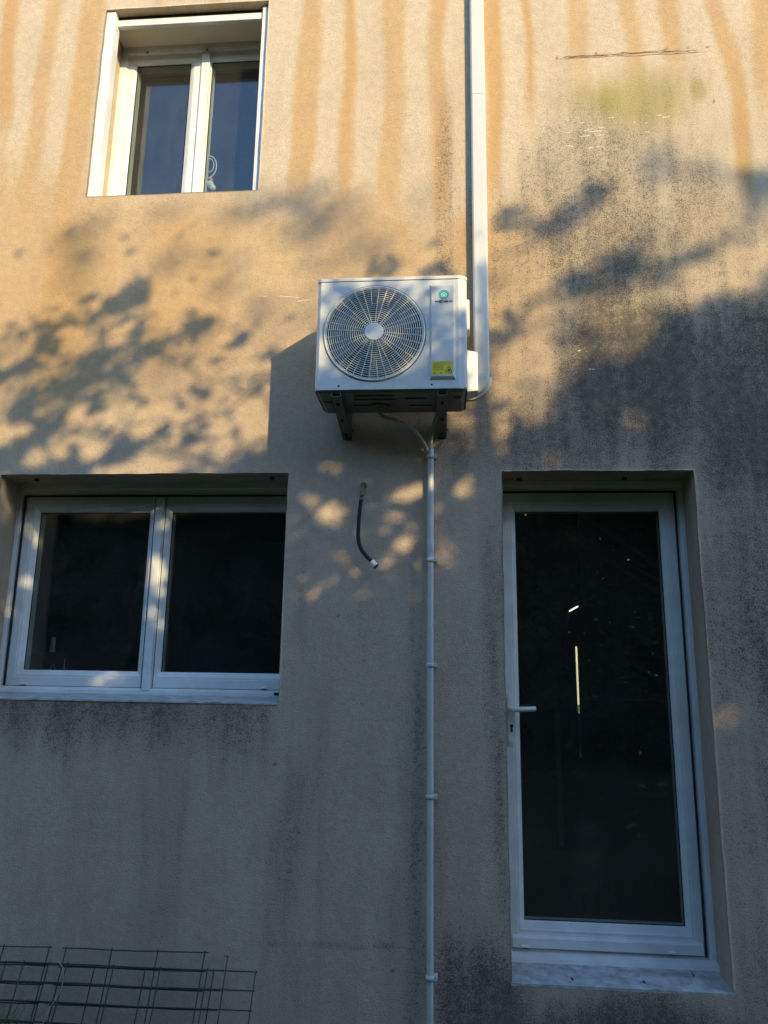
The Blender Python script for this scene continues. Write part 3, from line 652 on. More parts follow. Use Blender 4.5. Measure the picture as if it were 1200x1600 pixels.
# ------------------------------------------------------------------ drain pipe and hoses
PX = -.342
dp = tag(empty('drain_pipe', (PX,-.028,GZ)), 'thin grey plastic drain pipe clipped down the wall below the unit', 'pipe')
MB().tube([(PX,-.028,z_) for z_ in (2.325,1.85)], .0150, 16).build('pipe', M['pipe'], dp)
MB().tube([(PX,-.028,z_) for z_ in (1.86,1.0,.2,GZ)], .0138, 16).build('pipe', M['pipe'], dp)
MB().tube([(PX,-.028,z_) for z_ in (1.885,1.880,1.85,1.790,1.786)], [.0155,.0168,.0168,.0168,.0155], 16).build('pipe_socket', M['pipe'], dp)
for z_ in (2.286,1.784,1.301,.733,.015):
    c_ = MB().tube([(PX,-.028,z_-.009),(PX,-.028,z_-.0085),(PX,-.028,z_+.0085),(PX,-.028,z_+.009)], [.016,.0195,.0195,.016], 16).build('clip', M['pipe'], dp)
    MB().box(PX+.015,PX+.031,-.042,-.001,z_-.009,z_+.010,.002).build('clip_lug', M['pipe'], c_)
def spline(P, n=10):
    P = [Vector(p) for p in P]; Q = [P[0]*2-P[1]]+P+[P[-1]*2-P[-2]]; out = []
    for i in range(1, len(Q)-2):
        for k in range(n):
            t = k/n; a, b, c, d = Q[i-1], Q[i], Q[i+1], Q[i+2]
            out.append(.5*((2*b)+(c-a)*t+(2*a-5*b+4*c-d)*t*t+(-a+3*b-3*c+d)*t**3))
    return out+[P[-1]]
def corr(P, r, name, label, grp):
    pts = spline(P, 22); R_ = [r*(1+.07*(k % 2)) for k in range(len(pts))]
    return tag(MB().tube(pts, R_, 10).build(name, M['hose_grey']), label, 'hose', grp)
corr([(-.585,-.235,2.462),(-.560,-.225,2.425),(-.50,-.185,2.418),(-.425,-.11,2.398),(-.378,-.055,2.352),(-.360,-.030,2.318)], .0105, 'drain_hose', 'grey hose curving from the middle of the unit base to the drain pipe', 'grey hoses joining the drain pipe')
corr([(-.300,-.17,2.47),(-.318,-.12,2.445),(-.333,-.06,2.41),(-.341,-.032,2.36),(-.342,-.028,2.30)], .0095, 'drain_hose', 'short grey hose dropping beside the right bracket into the drain pipe', 'grey hoses joining the drain pipe')

# ------------------------------------------------------------------ hanging hose stub
hh = tag(empty('hanging_hose', (-.669,-.03,2.15)), 'short black rubber hose with white end dangling from a wall tap', 'hose')
MB().tube([(-.669,.0,2.152),(-.669,-.014,2.152)],.016,14).build('wall_flange', M['brass'], hh)
MB().tube([(-.669,-.012,2.152),(-.669,-.045,2.150),(-.669,-.058,2.140),(-.669,-.06,2.105)],[.008,.008,.009,.008],10).build('elbow_fitting', M['brass'], hh)
MB().tube([(-.669,-.06,2.110),(-.669,-.06,2.088)],.0125,6).build('hex_nut', M['steel'], hh)
MB().tube([(-.671,-.06,2.080),(-.672,-.06,2.066)],.0118,12).build('hose_clamp', M['steel'], hh)
MB().tube(spline([(-.670,-.06,2.095),(-.676,-.06,2.045),(-.682,-.06,1.96),(-.683,-.06,1.885),(-.670,-.06,1.835),(-.643,-.06,1.797),(-.612,-.06,1.768)],8), .0092, 12).build('rubber_hose', M['rubber'], hh)
MB().tube([(-.617,-.06,1.773),(-.600,-.061,1.7535),(-.597,-.061,1.750)],[.0125,.0135,.0130],14).build('hose_connector', M['white_plastic'], hh)
MB().tube([(-.598,-.061,1.751),(-.5935,-.061,1.746)],[.0138,.0138],14).build('connector_ring', M['rubber'], hh)

# ------------------------------------------------------------------ wire mesh panels leaning on the wall
def mesh_panel(x0, x1, ztop, ytop, lean, rows, vx, label, dz=.064, seed=1, tilt=0.0):
    r = random.Random(seed)
    p = tag(empty('wire_mesh_panel', ((x0+x1)/2, ytop-.2*lean, GZ)), label, 'mesh panel', 'wire mesh panels against the wall')
    L_ = ztop-GZ+.02
    def P(x, s):
        return (x-.03*s+tilt*s, ytop-lean*s+.004*math.sin(x*7+seed), ztop-s+.012*(x-x0)/(max(.3,x1-x0)))
    ys = [0.0]+[dz*k for k in range(1, rows)]
    for s in ys:
        xs_ = np.linspace(x0-.004, x1+.006, 7); off = [r.uniform(-.002,.002) for _ in xs_]
        MB().tube([Vector(P(x_, s))+Vector((0,-.002,o_)) for x_, o_ in zip(xs_, off)], .0027, 6).build('cross_wire', M['wire'], p)
    for x_ in vx:
        j = r.uniform(-.006,.006)
        MB().tube([Vector(P(x_, -.006)), Vector(P(x_, L_*.5))+Vector((j*.4,0,0)), Vector(P(x_, L_))+Vector((j,0,0))], .0028, 6).build('upright_wire', M['wire'], p)
    return p
mesh_panel(-2.62,-2.005,.052,-.03,.34,6,[-2.62,-2.43,-2.22,-2.012],'leftmost wire mesh panel, its top wire ending before the gap', seed=1)
mesh_panel(-1.945,-1.300,.062,-.035,.34,6,[-1.935,-1.728,-1.520,-1.312],'wire mesh panel with the highest top wire, right of the gap', seed=2)
mesh_panel(-2.62,-1.075,.012,-.075,.38,5,[-2.52,-2.30,-2.10,-1.905,-1.695,-1.490,-1.285,-1.078],'front wire mesh panel reaching farthest right along the wall', seed=3)
mesh_panel(-2.62,-1.225,.002,-.060,.38,5,[-2.40,-2.19,-1.995,-1.785,-1.560,-1.262],'lower wire mesh panel hidden between the others', seed=4)
up = tag(MB().tube([(-1.207,-.05,.068),(-1.215,-.12,-.15),(-1.222,-.19,GZ)], .0026, 6).tube([(-1.222,-.048,.067),(-1.203,-.050,.068)], .0024, 6).build('loose_wire_stake', M['wire']), 'single upright wire with a bent top beside the mesh panels', 'stake')
tag(MB().tube(spline([(-1.965,-.17,GZ),(-1.945,-.15,-.17),(-1.905,-.11,-.07),(-1.912,-.09,.0),(-1.955,-.07,.03)],8), .0016, 5).build('dry_stalk', M['straw']), 'thin pale dry stalk arching between the wire panels', 'stalk')

# ------------------------------------------------------------------ ornament behind the upper window
on = tag(empty('hanging_ornament', (-1.70,.35,4.05)), 'small wire hoop ornament with beads hanging inside the upper window', 'ornament')
nn = 40; mb = MB(); mb.tube([(-1.682+.050*math.cos(2*math.pi*k/nn), .315, 4.205+.075*math.sin(2*math.pi*k/nn)) for k in range(nn+1)], .0034, 6, False); mb.build('hoop', M['white_plastic'], on)
mb = MB(); mb.tube([(-1.676+.027*math.cos(2*math.pi*k/nn), .315, 4.215+.045*math.sin(2*math.pi*k/nn)) for k in range(nn+1)], .0026, 6, False); mb.build('inner_hoop', M['white_plastic'], on)
def ball(name, c, r, mat, par):
    bm = bmesh.new(); bmesh.ops.create_icosphere(bm, subdivisions=2, radius=r, matrix=Matrix.Translation(c)); mb = MB(); bm.verts.index_update()
    mb.add([v.co[:] for v in bm.verts], [[v.index for v in f.verts] for f in bm.faces], True); bm.free(); return mb.build(name, mat, par)
ball('bead', (-1.660,.315,4.118), .013, M['wood'], on); ball('bead', (-1.662,.315,4.086), .022, M['bead'], on); ball('bead', (-1.645,.315,4.062), .019, M['bead'], on)
MB().tube([(-1.682,.315,4.95),(-1.682,.315,4.28)], .001, 4).build('thread', M['white_plastic'], on)

# ------------------------------------------------------------------ things seen faintly indoors
chr_ = tag(empty('chair', (.45,2.6,-.02)), 'light wooden chair standing inside behind the glazed door', 'chair')
ca = math.radians(80)
def cp(lx, ly, z_): return (.45+lx*math.cos(ca)-ly*math.sin(ca), 2.6+lx*math.sin(ca)+ly*math.cos(ca), z_)
def cbox(name, x0, x1, y0, y1, z0, z1, mat):
    V_ = [cp(a,b_,c_) for c_ in (z0,z1) for a,b_ in ((x0,y0),(x1,y0),(x1,y1),(x0,y1))]
    mb = MB(); mb.add(V_, [(0,3,2,1),(4,5,6,7),(0,1,5,4),(1,2,6,5),(2,3,7,6),(3,0,4,7)]); return mb.build(name, mat, chr_)
cbox('seat', -.2,.2,-.2,.2,.42,.45,M['wood'])
cbox('backrest', -.165,.165,-.2,-.18,.74,.89,M['wood'])
for a in (-.2,.165): cbox('leg', a,a+.035,-.2,-.165,-.02,.91,M['wood']); cbox('leg', a,a+.035,.165,.2,-.02,.42,M['wood'])
lm = tag(empty('indoor_lamp', (.82,2.5,2.6)), 'small brown lamp hanging indoors behind the door glass', 'lamp')
MB().tube([(.825,2.5,2.6),(.825,2.5,1.84)], .003, 6).build('cord', M['rubber'], lm)
MB().tube([(.825,2.5,1.86),(.825,2.5,1.83),(.825,2.5,1.76)], [.015,.03,.05], 16).build('lamp_shade', M['lamp'], lm)
tm, tt, tb = nodes('emissive_stick'); tb.inputs['Emission Color'].default_value = (1,.93,.75,1); tb.inputs['Emission Strength'].default_value = .9  # weak emission added so the pale stick shows in the dark room
MB().tube([(.805,2.47,1.756),(.735,2.47,1.716)], .006, 8).build('pale_stick', tm, lm)
tag(MB().box(-2.95,-2.2,.42,.8,-.02,1.17,.004).build('cabinet', M['dark_wood']), 'dark cabinet indoors behind the left end of the lower window', 'cabinet')
tag(MB().box(-2.70,-2.47,.50,.66,1.171,1.335,.004).build('storage_box', M['red']), 'dull reddish brown box on the cabinet behind the lower left pane', 'box')
sp_ = tag(empty('spectacles', (-2.42,.45,1.17)), 'wire rimmed loops standing upright in the lower left corner of the pane', 'wire loops')
for k, (a, b_) in enumerate(((-2.425,-2.385),(-2.350,-2.335))):
    MB().tube(spline([(a,.46,1.172),(a+.008,.46,1.245-.02*k),((a+b_)/2+.006,.455,1.268+.035*k),(b_-.002,.46,1.235),(b_+.006,.46,1.172)],6), .0014, 5).build('wire_loop', M['white_plastic'], sp_)
tag(MB().tube([(-2.56,.72,1.171),(-2.56,.72,1.30),(-2.56,.72,1.36),(-2.56,.72,1.42)], [.03,.03,.012,.012], 14).build('bottle', M['bead']), 'pale bottle standing behind the red box indoors', 'bottle')
tag(MB().box(-14,16,26,26.3,GZ,4.0).build('added_slit_wall', M['cream']), 'cream wall added behind the house to make the slit bright', 'wall')  # unseen sunlit wall, added so the slit through the house shows bright cream

# ------------------------------------------------------------------ grass at the wall foot
def blades(n, xf, yf, hgt, seed):
    r = np.random.default_rng(seed); V_ = np.zeros((n*3,3)); px = xf(r, n); py = yf(r, n); hh_ = hgt*(.4+r.random(n))
    a = r.random(n)*6.28; lx, ly = r.normal(0,.3,n)*hh_, r.normal(0,.3,n)*hh_
    V_[0::3] = np.stack([px-.004*np.cos(a), py-.004*np.sin(a), np.full(n,GZ-.005)],-1); V_[1::3] = np.stack([px+.004*np.cos(a), py+.004*np.sin(a), np.full(n,GZ-.005)],-1)
    V_[2::3] = np.stack([px+lx, py+ly, GZ+hh_],-1); return V_
def trimesh(name, V_, k, mat, parent=None):
    n = len(V_)//k; me_ = bpy.data.meshes.new(name); me_.vertices.add(len(V_)); me_.vertices.foreach_set('co', V_.astype(np.float32).ravel())
    me_.loops.add(n*k); me_.loops.foreach_set('vertex_index', np.arange(n*k, dtype=np.int32)); me_.polygons.add(n); me_.polygons.foreach_set('loop_start', np.arange(0,n*k,k,dtype=np.int32))
    me_.update(calc_edges=True); me_.materials.append(mat); o = bpy.data.objects.new(name, me_); COL.objects.link(o)
    if parent: o.parent = parent; o.matrix_parent_inverse = Matrix.Translation(-abs_loc(parent))
    return o
gv = np.vstack([blades(16000, lambda r,n: r.uniform(-4,2.5,n), lambda r,n: -.02-r.random(n)**1.5*2.2, .045, 1),
                blades(1500, lambda r,n: r.normal(-2.25,.16,n), lambda r,n: -.3+r.normal(0,.08,n), .22, 2)])
tag(trimesh('grass', gv, 3, M['grass']), 'short lawn grass along the foot of the wall', 'grass', kind='stuff')

# ------------------------------------------------------------------ trees behind the camera, which shade the wall
S = np.array([.773,-1.0,.498])
def leaves(P, L_, W_, r):
    n = len(P); a = r.normal(size=(n,3)); a /= np.linalg.norm(a,axis=1)[:,None]; b = np.cross(a, r.normal(size=(n,3))); b /= np.linalg.norm(b,axis=1)[:,None]
    sc = (.7+.6*r.random(n))[:,None]; l = a*L_/2*sc; w_ = b*W_/2*sc
    V_ = np.zeros((n*4,3)); V_[0::4] = P-l; V_[1::4] = P+w_-l*.1; V_[2::4] = P+l; V_[3::4] = P-w_-l*.1; return V_
# thick and thin places of the foliage, in the shade it throws on the wall: x, z, radii, turn, weight
DARK = [(-1.922,3.203,0.091,0.047,0.6,3.5),(-2.018,3.137,0.073,0.037,0.3,3),(-2.172,3.203,0.038,0.028,0,1.5),(-2.1,3.1,0.023,0.034,0,1.5),(-1.553,3.018,0.064,0.042,0.5,2.6),(-1.622,3.081,0.036,0.021,0.5,1.8),(-2.349,2.931,0.071,0.052,-0.3,3),(-2.469,2.828,0.081,0.03,0.5,2.6),(-2.576,2.74,0.066,0.033,0.4,2.6),(-2.417,3.008,0.074,0.018,0.5,0.9),(-2.33,3.029,0.044,0.022,0.2,0.9),(-2.078,2.85,0.08,0.067,0,3),(-2.173,2.785,0.109,0.051,0.1,3.2),(-1.991,2.771,0.079,0.045,-0.5,2.8),(-1.808,2.889,0.06,0.03,0.5,2.2),(-1.9,2.959,0.052,0.027,0.6,1.8),(-1.883,2.846,0.029,0.037,0,1.6),(-2.431,2.634,0.064,0.053,0.3,3.2),(-2.45,2.554,0.087,0.056,0.4,3.2),(-2.262,2.676,0.064,0.088,0,2.8),(-2.288,2.516,0.064,0.094,0.3,3.0),(-2.375,2.401,0.129,0.052,0.3,3.2),(-2.082,2.6,0.057,0.044,0.8,2.6),(-2.193,2.704,0.087,0.037,0.3,2.4),(-1.508,2.664,0.048,0.041,0.3,2.8),(-1.786,2.624,0.037,0.023,0,1.4),(-1.653,2.536,0.034,0.034,0,1.6),(-1.503,2.48,0.05,0.031,0.3,2.4),(-1.823,2.396,0.105,0.042,0.3,3),(-1.928,2.32,0.092,0.056,0.3,3.2),(-1.681,2.444,0.097,0.037,0.3,2.8),(-1.544,2.379,0.058,0.037,0.4,2.6),(-2.506,2.303,0.1,0.071,0.2,3.4),(-2.191,2.28,0.085,0.077,0.3,3.4),(-1.948,2.243,0.07,0.042,0,3.0),(-2.341,2.358,0.085,0.036,0.4,2.5),(-1.204,2.702,0.05,0.023,0.3,2.0),(-1.321,2.924,0.02,0.036,0,1.3),(-1.462,2.808,0.037,0.021,0.3,1.3),(-1.244,2.28,0.081,0.039,0,2.2),(-1.337,2.349,0.041,0.022,0.3,1.2),(-1.184,2.854,0.042,0.021,0.4,1.1),(-1.715,2.799,0.085,0.015,0.4,0.8),(-1.903,2.67,0.026,0.102,0.4,1.4),(-1.697,2.932,0.086,0.018,0.5,0.8),(-2.249,3.521,0.083,0.097,0.6,0.55),(-2.184,3.616,0.091,0.049,0.4,0.35),(-1.855,3.636,0.06,0.042,0.7,0.45),(-1.756,3.697,0.09,0.039,0.2,0.35),(-1.327,3.696,0.117,0.065,0.3,0.55),(-1.429,3.446,0.101,0.063,0.5,0.3),(-1.034,3.637,0.087,0.144,0,0.45),(-1.252,3.079,0.037,0.069,0.2,0.55),(-1.045,3.187,0.099,0.061,0.3,0.25),(-0.968,3.019,0.084,0.033,0.5,0.5),(-1.618,3.436,0.132,0.063,0.5,0.25),(-1.817,3.348,0.044,0.031,0,0.4),(-1.405,3.273,0.115,0.025,0.6,0.35),(-2.258,3.314,0.06,0.025,0.3,0.3),(-2.549,2.303,0.573,0.1,0,0.9),(-1.706,2.325,0.832,0.126,0,0.7),(-2.375,2.648,0.29,0.221,0,0.5),(-1.883,2.757,0.542,0.177,0,0.25),(0.871,3.848,0.074,0.072,0,0.7),(0.49,3.706,0.075,0.049,0.6,1.3),(0.386,3.596,0.075,0.037,0.4,1.3),(0.258,3.523,0.112,0.034,0.2,1.0),(0.084,3.579,0.088,0.063,0.2,0.9),(1.339,3.727,0.072,0.113,0.5,1.4),(1.138,3.793,0.085,0.031,-0.2,0.6),(1.278,3.575,0.06,0.07,0.4,0.7),(1.208,3.454,0.06,0.055,0.6,0.9),(0.983,3.338,0.108,0.033,0.3,1.8),(0.857,3.247,0.072,0.062,0.4,1.8),(0.618,3.295,0.109,0.063,0.2,1.3),(0.565,3.208,0.109,0.06,0.3,1.8),(0.419,3.192,0.073,0.068,0,1.8),(0.245,3.116,0.158,0.02,0.42,1.4),(0.121,3.052,0.098,0.027,0.45,1.1),(0.008,2.941,0.11,0.027,0.45,1.4),(0.276,2.941,0.072,0.026,0.4,0.9),(-0.049,3.206,0.075,0.041,0,0.7),(0.746,3.401,0.073,0.083,0,0.5),(-0.968,3.734,0.059,0.088,0,0.6),(-0.946,3.517,0.049,0.161,0,0.6),(-0.779,3.618,0.058,0.108,0,0.5),(-0.688,3.403,0.086,0.053,0.3,0.5),(-0.414,3.733,0.058,0.043,0.5,0.4),(-0.451,3.531,0.095,0.047,0.6,0.45),(-0.582,3.326,0.104,0.042,0.1,0.9),(-0.29,3.296,0.084,0.041,0,0.8),(-1.156,3.741,0.069,0.044,0,0.6)]
GAP = [(-2.363,2.302,0.037,0.034,0,1),(-2.249,2.365,0.037,0.048,0,1),(-2.065,2.363,0.062,0.051,0.4,1),(-1.762,2.332,0.061,0.039,0.2,1),(-1.567,2.31,0.066,0.039,0.2,1),(-1.7,2.248,0.082,0.022,0,1),(-1.405,2.35,0.082,0.084,0,0.8),(-1.693,2.696,0.127,0.053,0.25,1),(-2.248,2.809,0.047,0.048,0,0.9),(-2.352,2.825,0.044,0.045,0,0.8),(-1.972,2.642,0.057,0.044,0.4,0.9),(-1.801,2.467,0.062,0.051,0.4,1),(-1.594,2.493,0.055,0.048,0.4,0.95),(-2.066,2.441,0.085,0.043,0.6,0.9),(-1.737,2.537,0.042,0.037,0,0.8),(-2.316,2.574,0.037,0.038,0,0.8),(-2.425,2.459,0.034,0.035,0.3,0.7),(-2.51,2.679,0.088,0.039,0.6,0.8),(-2.547,2.403,0.035,0.058,0,0.7),(-1.759,2.993,0.087,0.036,0.5,0.7),(-2.228,2.898,0.044,0.039,0,0.7),(-1.96,2.818,0.043,0.036,0.4,0.7),(0.593,3.046,0.072,0.106,0,1),(0.752,3.095,0.06,0.053,0.3,0.8),(0.952,3.231,0.095,0.035,0.4,0.95),(1.174,3.332,0.071,0.054,0.3,0.9),(0.139,2.793,0.144,0.091,0.5,1),(0.224,3.009,0.085,0.04,0.4,0.9),(0.066,3.368,0.125,0.112,0,0.8),(0.838,3.509,0.085,0.083,0,0.8),(1.292,3.464,0.048,0.069,0,0.7),(1.043,3.174,0.071,0.027,0.3,0.5),(1.242,3.155,0.047,0.034,0.3,0.5),(0.633,2.461,0.03,0.032,0,0.75),(-0.038,2.381,0.059,0.05,0.5,0.85),(0.172,2.28,0.07,0.02,0.2,0.75),(-0.012,2.494,0.048,0.038,0.4,0.8),(-0.082,2.596,0.048,0.031,0.4,0.8),(0.062,2.607,0.06,0.026,0.5,0.7),(-0.823,2.007,0.075,0.059,0,1),(-1.002,1.993,0.04,0.025,0,0.95),(-0.432,2.115,0.112,0.042,0.3,1),(-0.172,2.143,0.055,0.048,0.3,0.95),(-0.062,2.152,0.064,0.025,0.5,0.8),(-0.514,2.006,0.046,0.044,0.5,0.95),(-0.467,1.866,0.064,0.032,0.3,1),(-0.874,1.823,0.062,0.037,0.5,0.7),(-0.752,1.795,0.037,0.037,0,0.7),(-0.266,1.815,0.065,0.073,0.3,1),(-0.539,1.778,0.055,0.033,0.4,0.7),(-0.647,1.631,0.059,0.036,0.3,0.75),(-0.41,1.615,0.045,0.036,0,0.6),(-0.876,1.629,0.041,0.046,0.4,0.8),(-0.772,1.522,0.036,0.036,0.3,0.72),(-0.608,2.054,0.043,0.048,0.3,0.8),(-0.929,2.079,0.048,0.048,0,0.82),(-0.302,2.02,0.046,0.038,0,0.75),(-0.444,1.214,0.026,0.014,0,0.8),(-0.689,1.898,0.028,0.056,0.2,0.8),(-0.979,1.898,0.047,0.023,0.4,0.75),(-0.947,1.795,0.037,0.019,0.5,0.75),(-0.357,1.926,0.028,0.037,0.2,0.8),(-0.229,1.973,0.037,0.022,0.5,0.78),(-0.128,2.029,0.037,0.015,0.5,0.7),(-0.56,1.926,0.022,0.028,0.4,0.75),(-0.411,1.76,0.036,0.018,0.4,0.7),(-0.704,1.722,0.028,0.018,0.4,0.72),(-0.823,1.684,0.037,0.015,0.4,0.7),(-0.996,1.61,0.028,0.015,0.4,0.6),(-1.509,1.01,0.079,0.04,0.5,0.95),(-0.948,0.43,0.04,0.018,0.5,0.72),(-1.003,0.365,0.026,0.016,0.3,0.7),(-0.909,0.463,0.023,0.016,0.3,0.72),(-1.091,0.51,0.023,0.016,0.3,0.66),(1.001,1.103,0.071,0.024,0.3,0.88),(0.943,1.064,0.038,0.022,0.3,0.84),(-1.581,2.119,0.049,0.028,0,0.9),(-1.578,1.863,0.055,0.101,0.2,1),(-1.583,1.63,0.041,0.085,0.2,0.9),(-1.788,1.343,0.203,0.032,0.2,0.85),(-1.953,1.286,0.17,0.026,0,0.6),(-2.287,1.842,0.043,0.048,0,1),(-2.344,1.672,0.049,0.08,0.2,0.8),(-2.271,2.101,0.058,0.07,0.3,0.7),(-1.837,2.224,0.213,0.018,0,1),(-1.414,2.219,0.105,0.017,0,0.8),(-1.17,2.219,0.069,0.017,0,0.7),(-0.606,2.7,0.063,0.081,0,0.8),(-0.75,2.736,0.087,0.051,0.2,0.7),(-0.606,2.515,0.057,0.122,0.2,0.7),(-1.136,2.48,0.029,0.092,0,0.9),(-1.128,2.699,0.041,0.051,0.3,0.8),(-0.907,2.552,0.115,0.124,0.3,0.6),(-0.983,2.758,0.07,0.032,0.3,0.6),(-0.748,2.396,0.062,0.06,0.5,0.6),(-1.089,2.342,0.075,0.03,0.3,0.5),(-2.385,2.737,0.038,0.051,0.3,0.9),(-2.187,2.507,0.04,0.029,0.3,0.7),(-2.132,2.392,0.034,0.029,0,0.7),(-1.889,2.511,0.042,0.034,0.3,0.9),(-1.754,2.755,0.085,0.035,0.3,1),(-1.612,2.738,0.071,0.038,0.3,1),(-1.585,2.571,0.047,0.034,0,0.8),(-1.447,2.576,0.05,0.057,0,0.9),(-1.371,2.476,0.069,0.057,0,0.9),(-1.309,2.589,0.069,0.071,0,1),(-1.457,2.735,0.084,0.044,0.2,0.9),(-1.335,2.806,0.07,0.044,0.2,0.9),(-1.235,2.489,0.069,0.099,0,0.9),(-2.16,2.942,0.058,0.03,0.4,0.9),(-2.002,2.961,0.072,0.027,0.4,0.9),(-1.828,2.786,0.048,0.033,0.3,0.8),(-2.521,2.889,0.074,0.033,0.5,0.9),(-1.706,3.052,0.072,0.03,0.5,0.9),(-2.266,2.974,0.059,0.024,0.4,0.8),(-1.683,2.381,0.036,0.028,0,0.6),(-1.896,2.432,0.037,0.026,0.4,0.7),(-2.486,2.489,0.032,0.032,0,0.6),(-2.168,2.601,0.043,0.029,0.5,0.7),(-0.376,2.462,0.04,0.124,0,1),(-0.349,2.809,0.035,0.097,0,0.5),(-0.346,2.586,0.029,0.063,0,0.4),(-2.487,2.114,0.056,0.102,0.2,0.95)]
def bump(wx,wz,f,soft=.45,gr=0.0):
    x,z,rx,rz,rot,a=f; rx,rz=rx+gr,rz+gr; c,s=np.cos(rot),np.sin(rot); dx,dz=wx-x,wz-z
    u=(dx*c+dz*s)/rx; v=(-dx*s+dz*c)/rz
    return 1-sm(1-soft,1+soft,np.sqrt(u*u+v*v))
def tau(wx,wz):
    t=np.zeros_like(wx)
    # dense foliage below the line; lighter towards the left and the middle
    zl=np.interp(wx,[-6,-2.9,-1.19,-1.10,-.6,-.15,.05,.3,.6,.9,1.3,4],[2.3,2.30,2.25,2.75,2.75,2.35,2.40,2.62,2.80,3.0,3.12,3.4])
    t=5.0*(1-sm(-.10,.12,wz-zl+.25*(fbm(wx,wz,4,4,311,3)-.5)))
    t=np.maximum(t,.03*(1-sm(3.4,3.7,wz))); t=np.maximum(t,1.3*(1-sm(2.4,3.2,wz))*(.28+.72*sm(-.4,.1,wx)))
    zd=np.interp(wx,[-6,-2.9,-2.4,-1.9,-1.5,-1.3,-1.1],[2.7,2.82,3.12,3.16,2.85,2.45,2.2])-wz
    t=np.maximum(t,(.45+2.4*np.maximum(zd,0))*sm(-.08,.12,zd)*np.clip(3.2*fbm(wx,wz,6,6,313,3)-.75,0,3)*(wx<-1.0))
    for f in DARK:
        if f[5]>=.8: t=np.maximum(t,f[5]*1.7*bump(wx,wz,f,.40,.014))
    g=np.ones_like(wx)
    for f in GAP: g=np.minimum(g,1-f[5]*bump(wx,wz,f,.35,.033 if f[1]>2.22 else (.004 if f[1]>1.3 else (.03 if f[1]>.9 else .012))))
    mid=(1-sm(1.25,1.8,wz)); t=t*(1+.9*mid)
    t*=np.where(t<2,.6+.8*fbm(wx,wz,7,7,312,2),1)
    return t*np.clip(g,.01,1)
def tau_far(wx,wz):
    t=np.zeros_like(wx)
    for f in DARK:
        if f[5]<.8: t=t+f[5]*1.15*bump(wx,wz,f,.7,.03)
    return np.minimum(t,1.4)
trunks = [(3.9,-5.2),(5.9,-11.6),(7.2,-8.9),(9.4,-11.4),(12.2,-9.8)]
rt = np.random.default_rng(23)
LV = []
def lay(x0, x1, z0, z1, tm, L_, W_, t0, t1, fn):
    n = int((x1-x0)*(z1-z0)*.735*tm/(L_*W_*.25)); wx = rt.uniform(x0,x1,n); wz = rt.uniform(z0,z1,n); k = rt.random(n)*tm < fn(wx,wz); wx, wz = wx[k], wz[k]
    P = np.stack([wx,0*wx,wz],-1)+rt.uniform(t0,t1,len(wx))[:,None]*S; LV.append((P[P[:,2] > GZ+.1], L_, W_))
lay(-3.6,.12,1.2,4.2,7,.06,.038,4.0,4.6,tau)
lay(.12,2.2,1.2,4.2,5,.07,.045,6.4,7.4,tau)
lay(-3.6,2.2,2.6,4.2,1.4,.07,.045,9.0,12.0,tau_far)
lay(-3.6,2.2,-.4,1.2,9.5,.14,.085,6.8,10.0,tau)
lay(-5.5,4.5,-6.5,-.4,3.2,.18,.11,7.6,12.2,lambda a,b: 3.2+0*a)
lay(-5.5,-3.6,-.4,3.0,3.0,.16,.10,7.6,9.5,lambda a,b: 2.4*(1-sm(-.3,.3,b-2.6-.5*fbm(a,b,2,2,500,3))))
lay(2.2,6.5,-.4,3.8,3.0,.16,.10,8.6,11.5,lambda a,b: 2.6*(1-sm(-.4,.4,b-3.2+.35*(a-2.2)-.6*fbm(a,b,2,2,501,3))))
TL = ['tall leafy tree behind the viewer, nearest the garden middle','tall tree second from the garden middle, behind the viewer','leafy tree in the middle of the row that shades the wall','tall tree fourth in the row that shades the wall','outermost tree on the sunny side of the garden row']
TT = np.array(trunks)
near = [np.argmin(((P[:,None,:2]-TT[None])**2).sum(-1),1) for P,_,_ in LV]
def limb_mesh(base, top, targets, r0_, rs):
    mb = MB(); bx, by = base; mb.tube([(bx,by,GZ-.1),(bx+.05,by,GZ+.5),(bx-.08,by+.05,top*.4),(bx+.1,by-.05,top*.75),(bx,by,top)], [r0_*1.35,r0_,r0_*.8,r0_*.45,r0_*.12], 9)
    for tg in targets:
        h0 = max(.8, min(top*.8, tg[2]-.3-.55*math.hypot(tg[0]-bx,tg[1]-by)*rs.uniform(.6,1.2))); a = Vector((bx,by,h0)); b = Vector(tg)
        md = a.lerp(b,.5)+Vector((rs.uniform(-.2,.2),rs.uniform(-.2,.2),rs.uniform(0,.3))); f = r0_*.38*(1-h0/top*.6)
        mb.tube([a, a.lerp(md,.5), md, md.lerp(b,.5), b], [f,f*.75,f*.5,f*.3,f*.12], 6)
    return mb
rs_ = random.Random(3)
for k, (bx, by) in enumerate(trunks):
    root = tag(empty('garden_tree', (bx,by,GZ)), TL[k], 'tree', 'trees behind the viewer')
    vv = [leaves(P[near[i]==k], L_, W_, rt) for i,(P,L_,W_) in enumerate(LV)]
    pts = np.vstack([P[near[i]==k] for i,(P,_,_) in enumerate(LV)])
    topz = float(np.percentile(pts[:,2],97)); tg = pts[rt.integers(0,len(pts),34)]
    limb_mesh((bx,by), topz, [tuple(q) for q in tg], .17, rs_).build('trunk', M['bark'], root)
    trimesh('crown', np.vstack(vv), 4, M['leaf'], root)
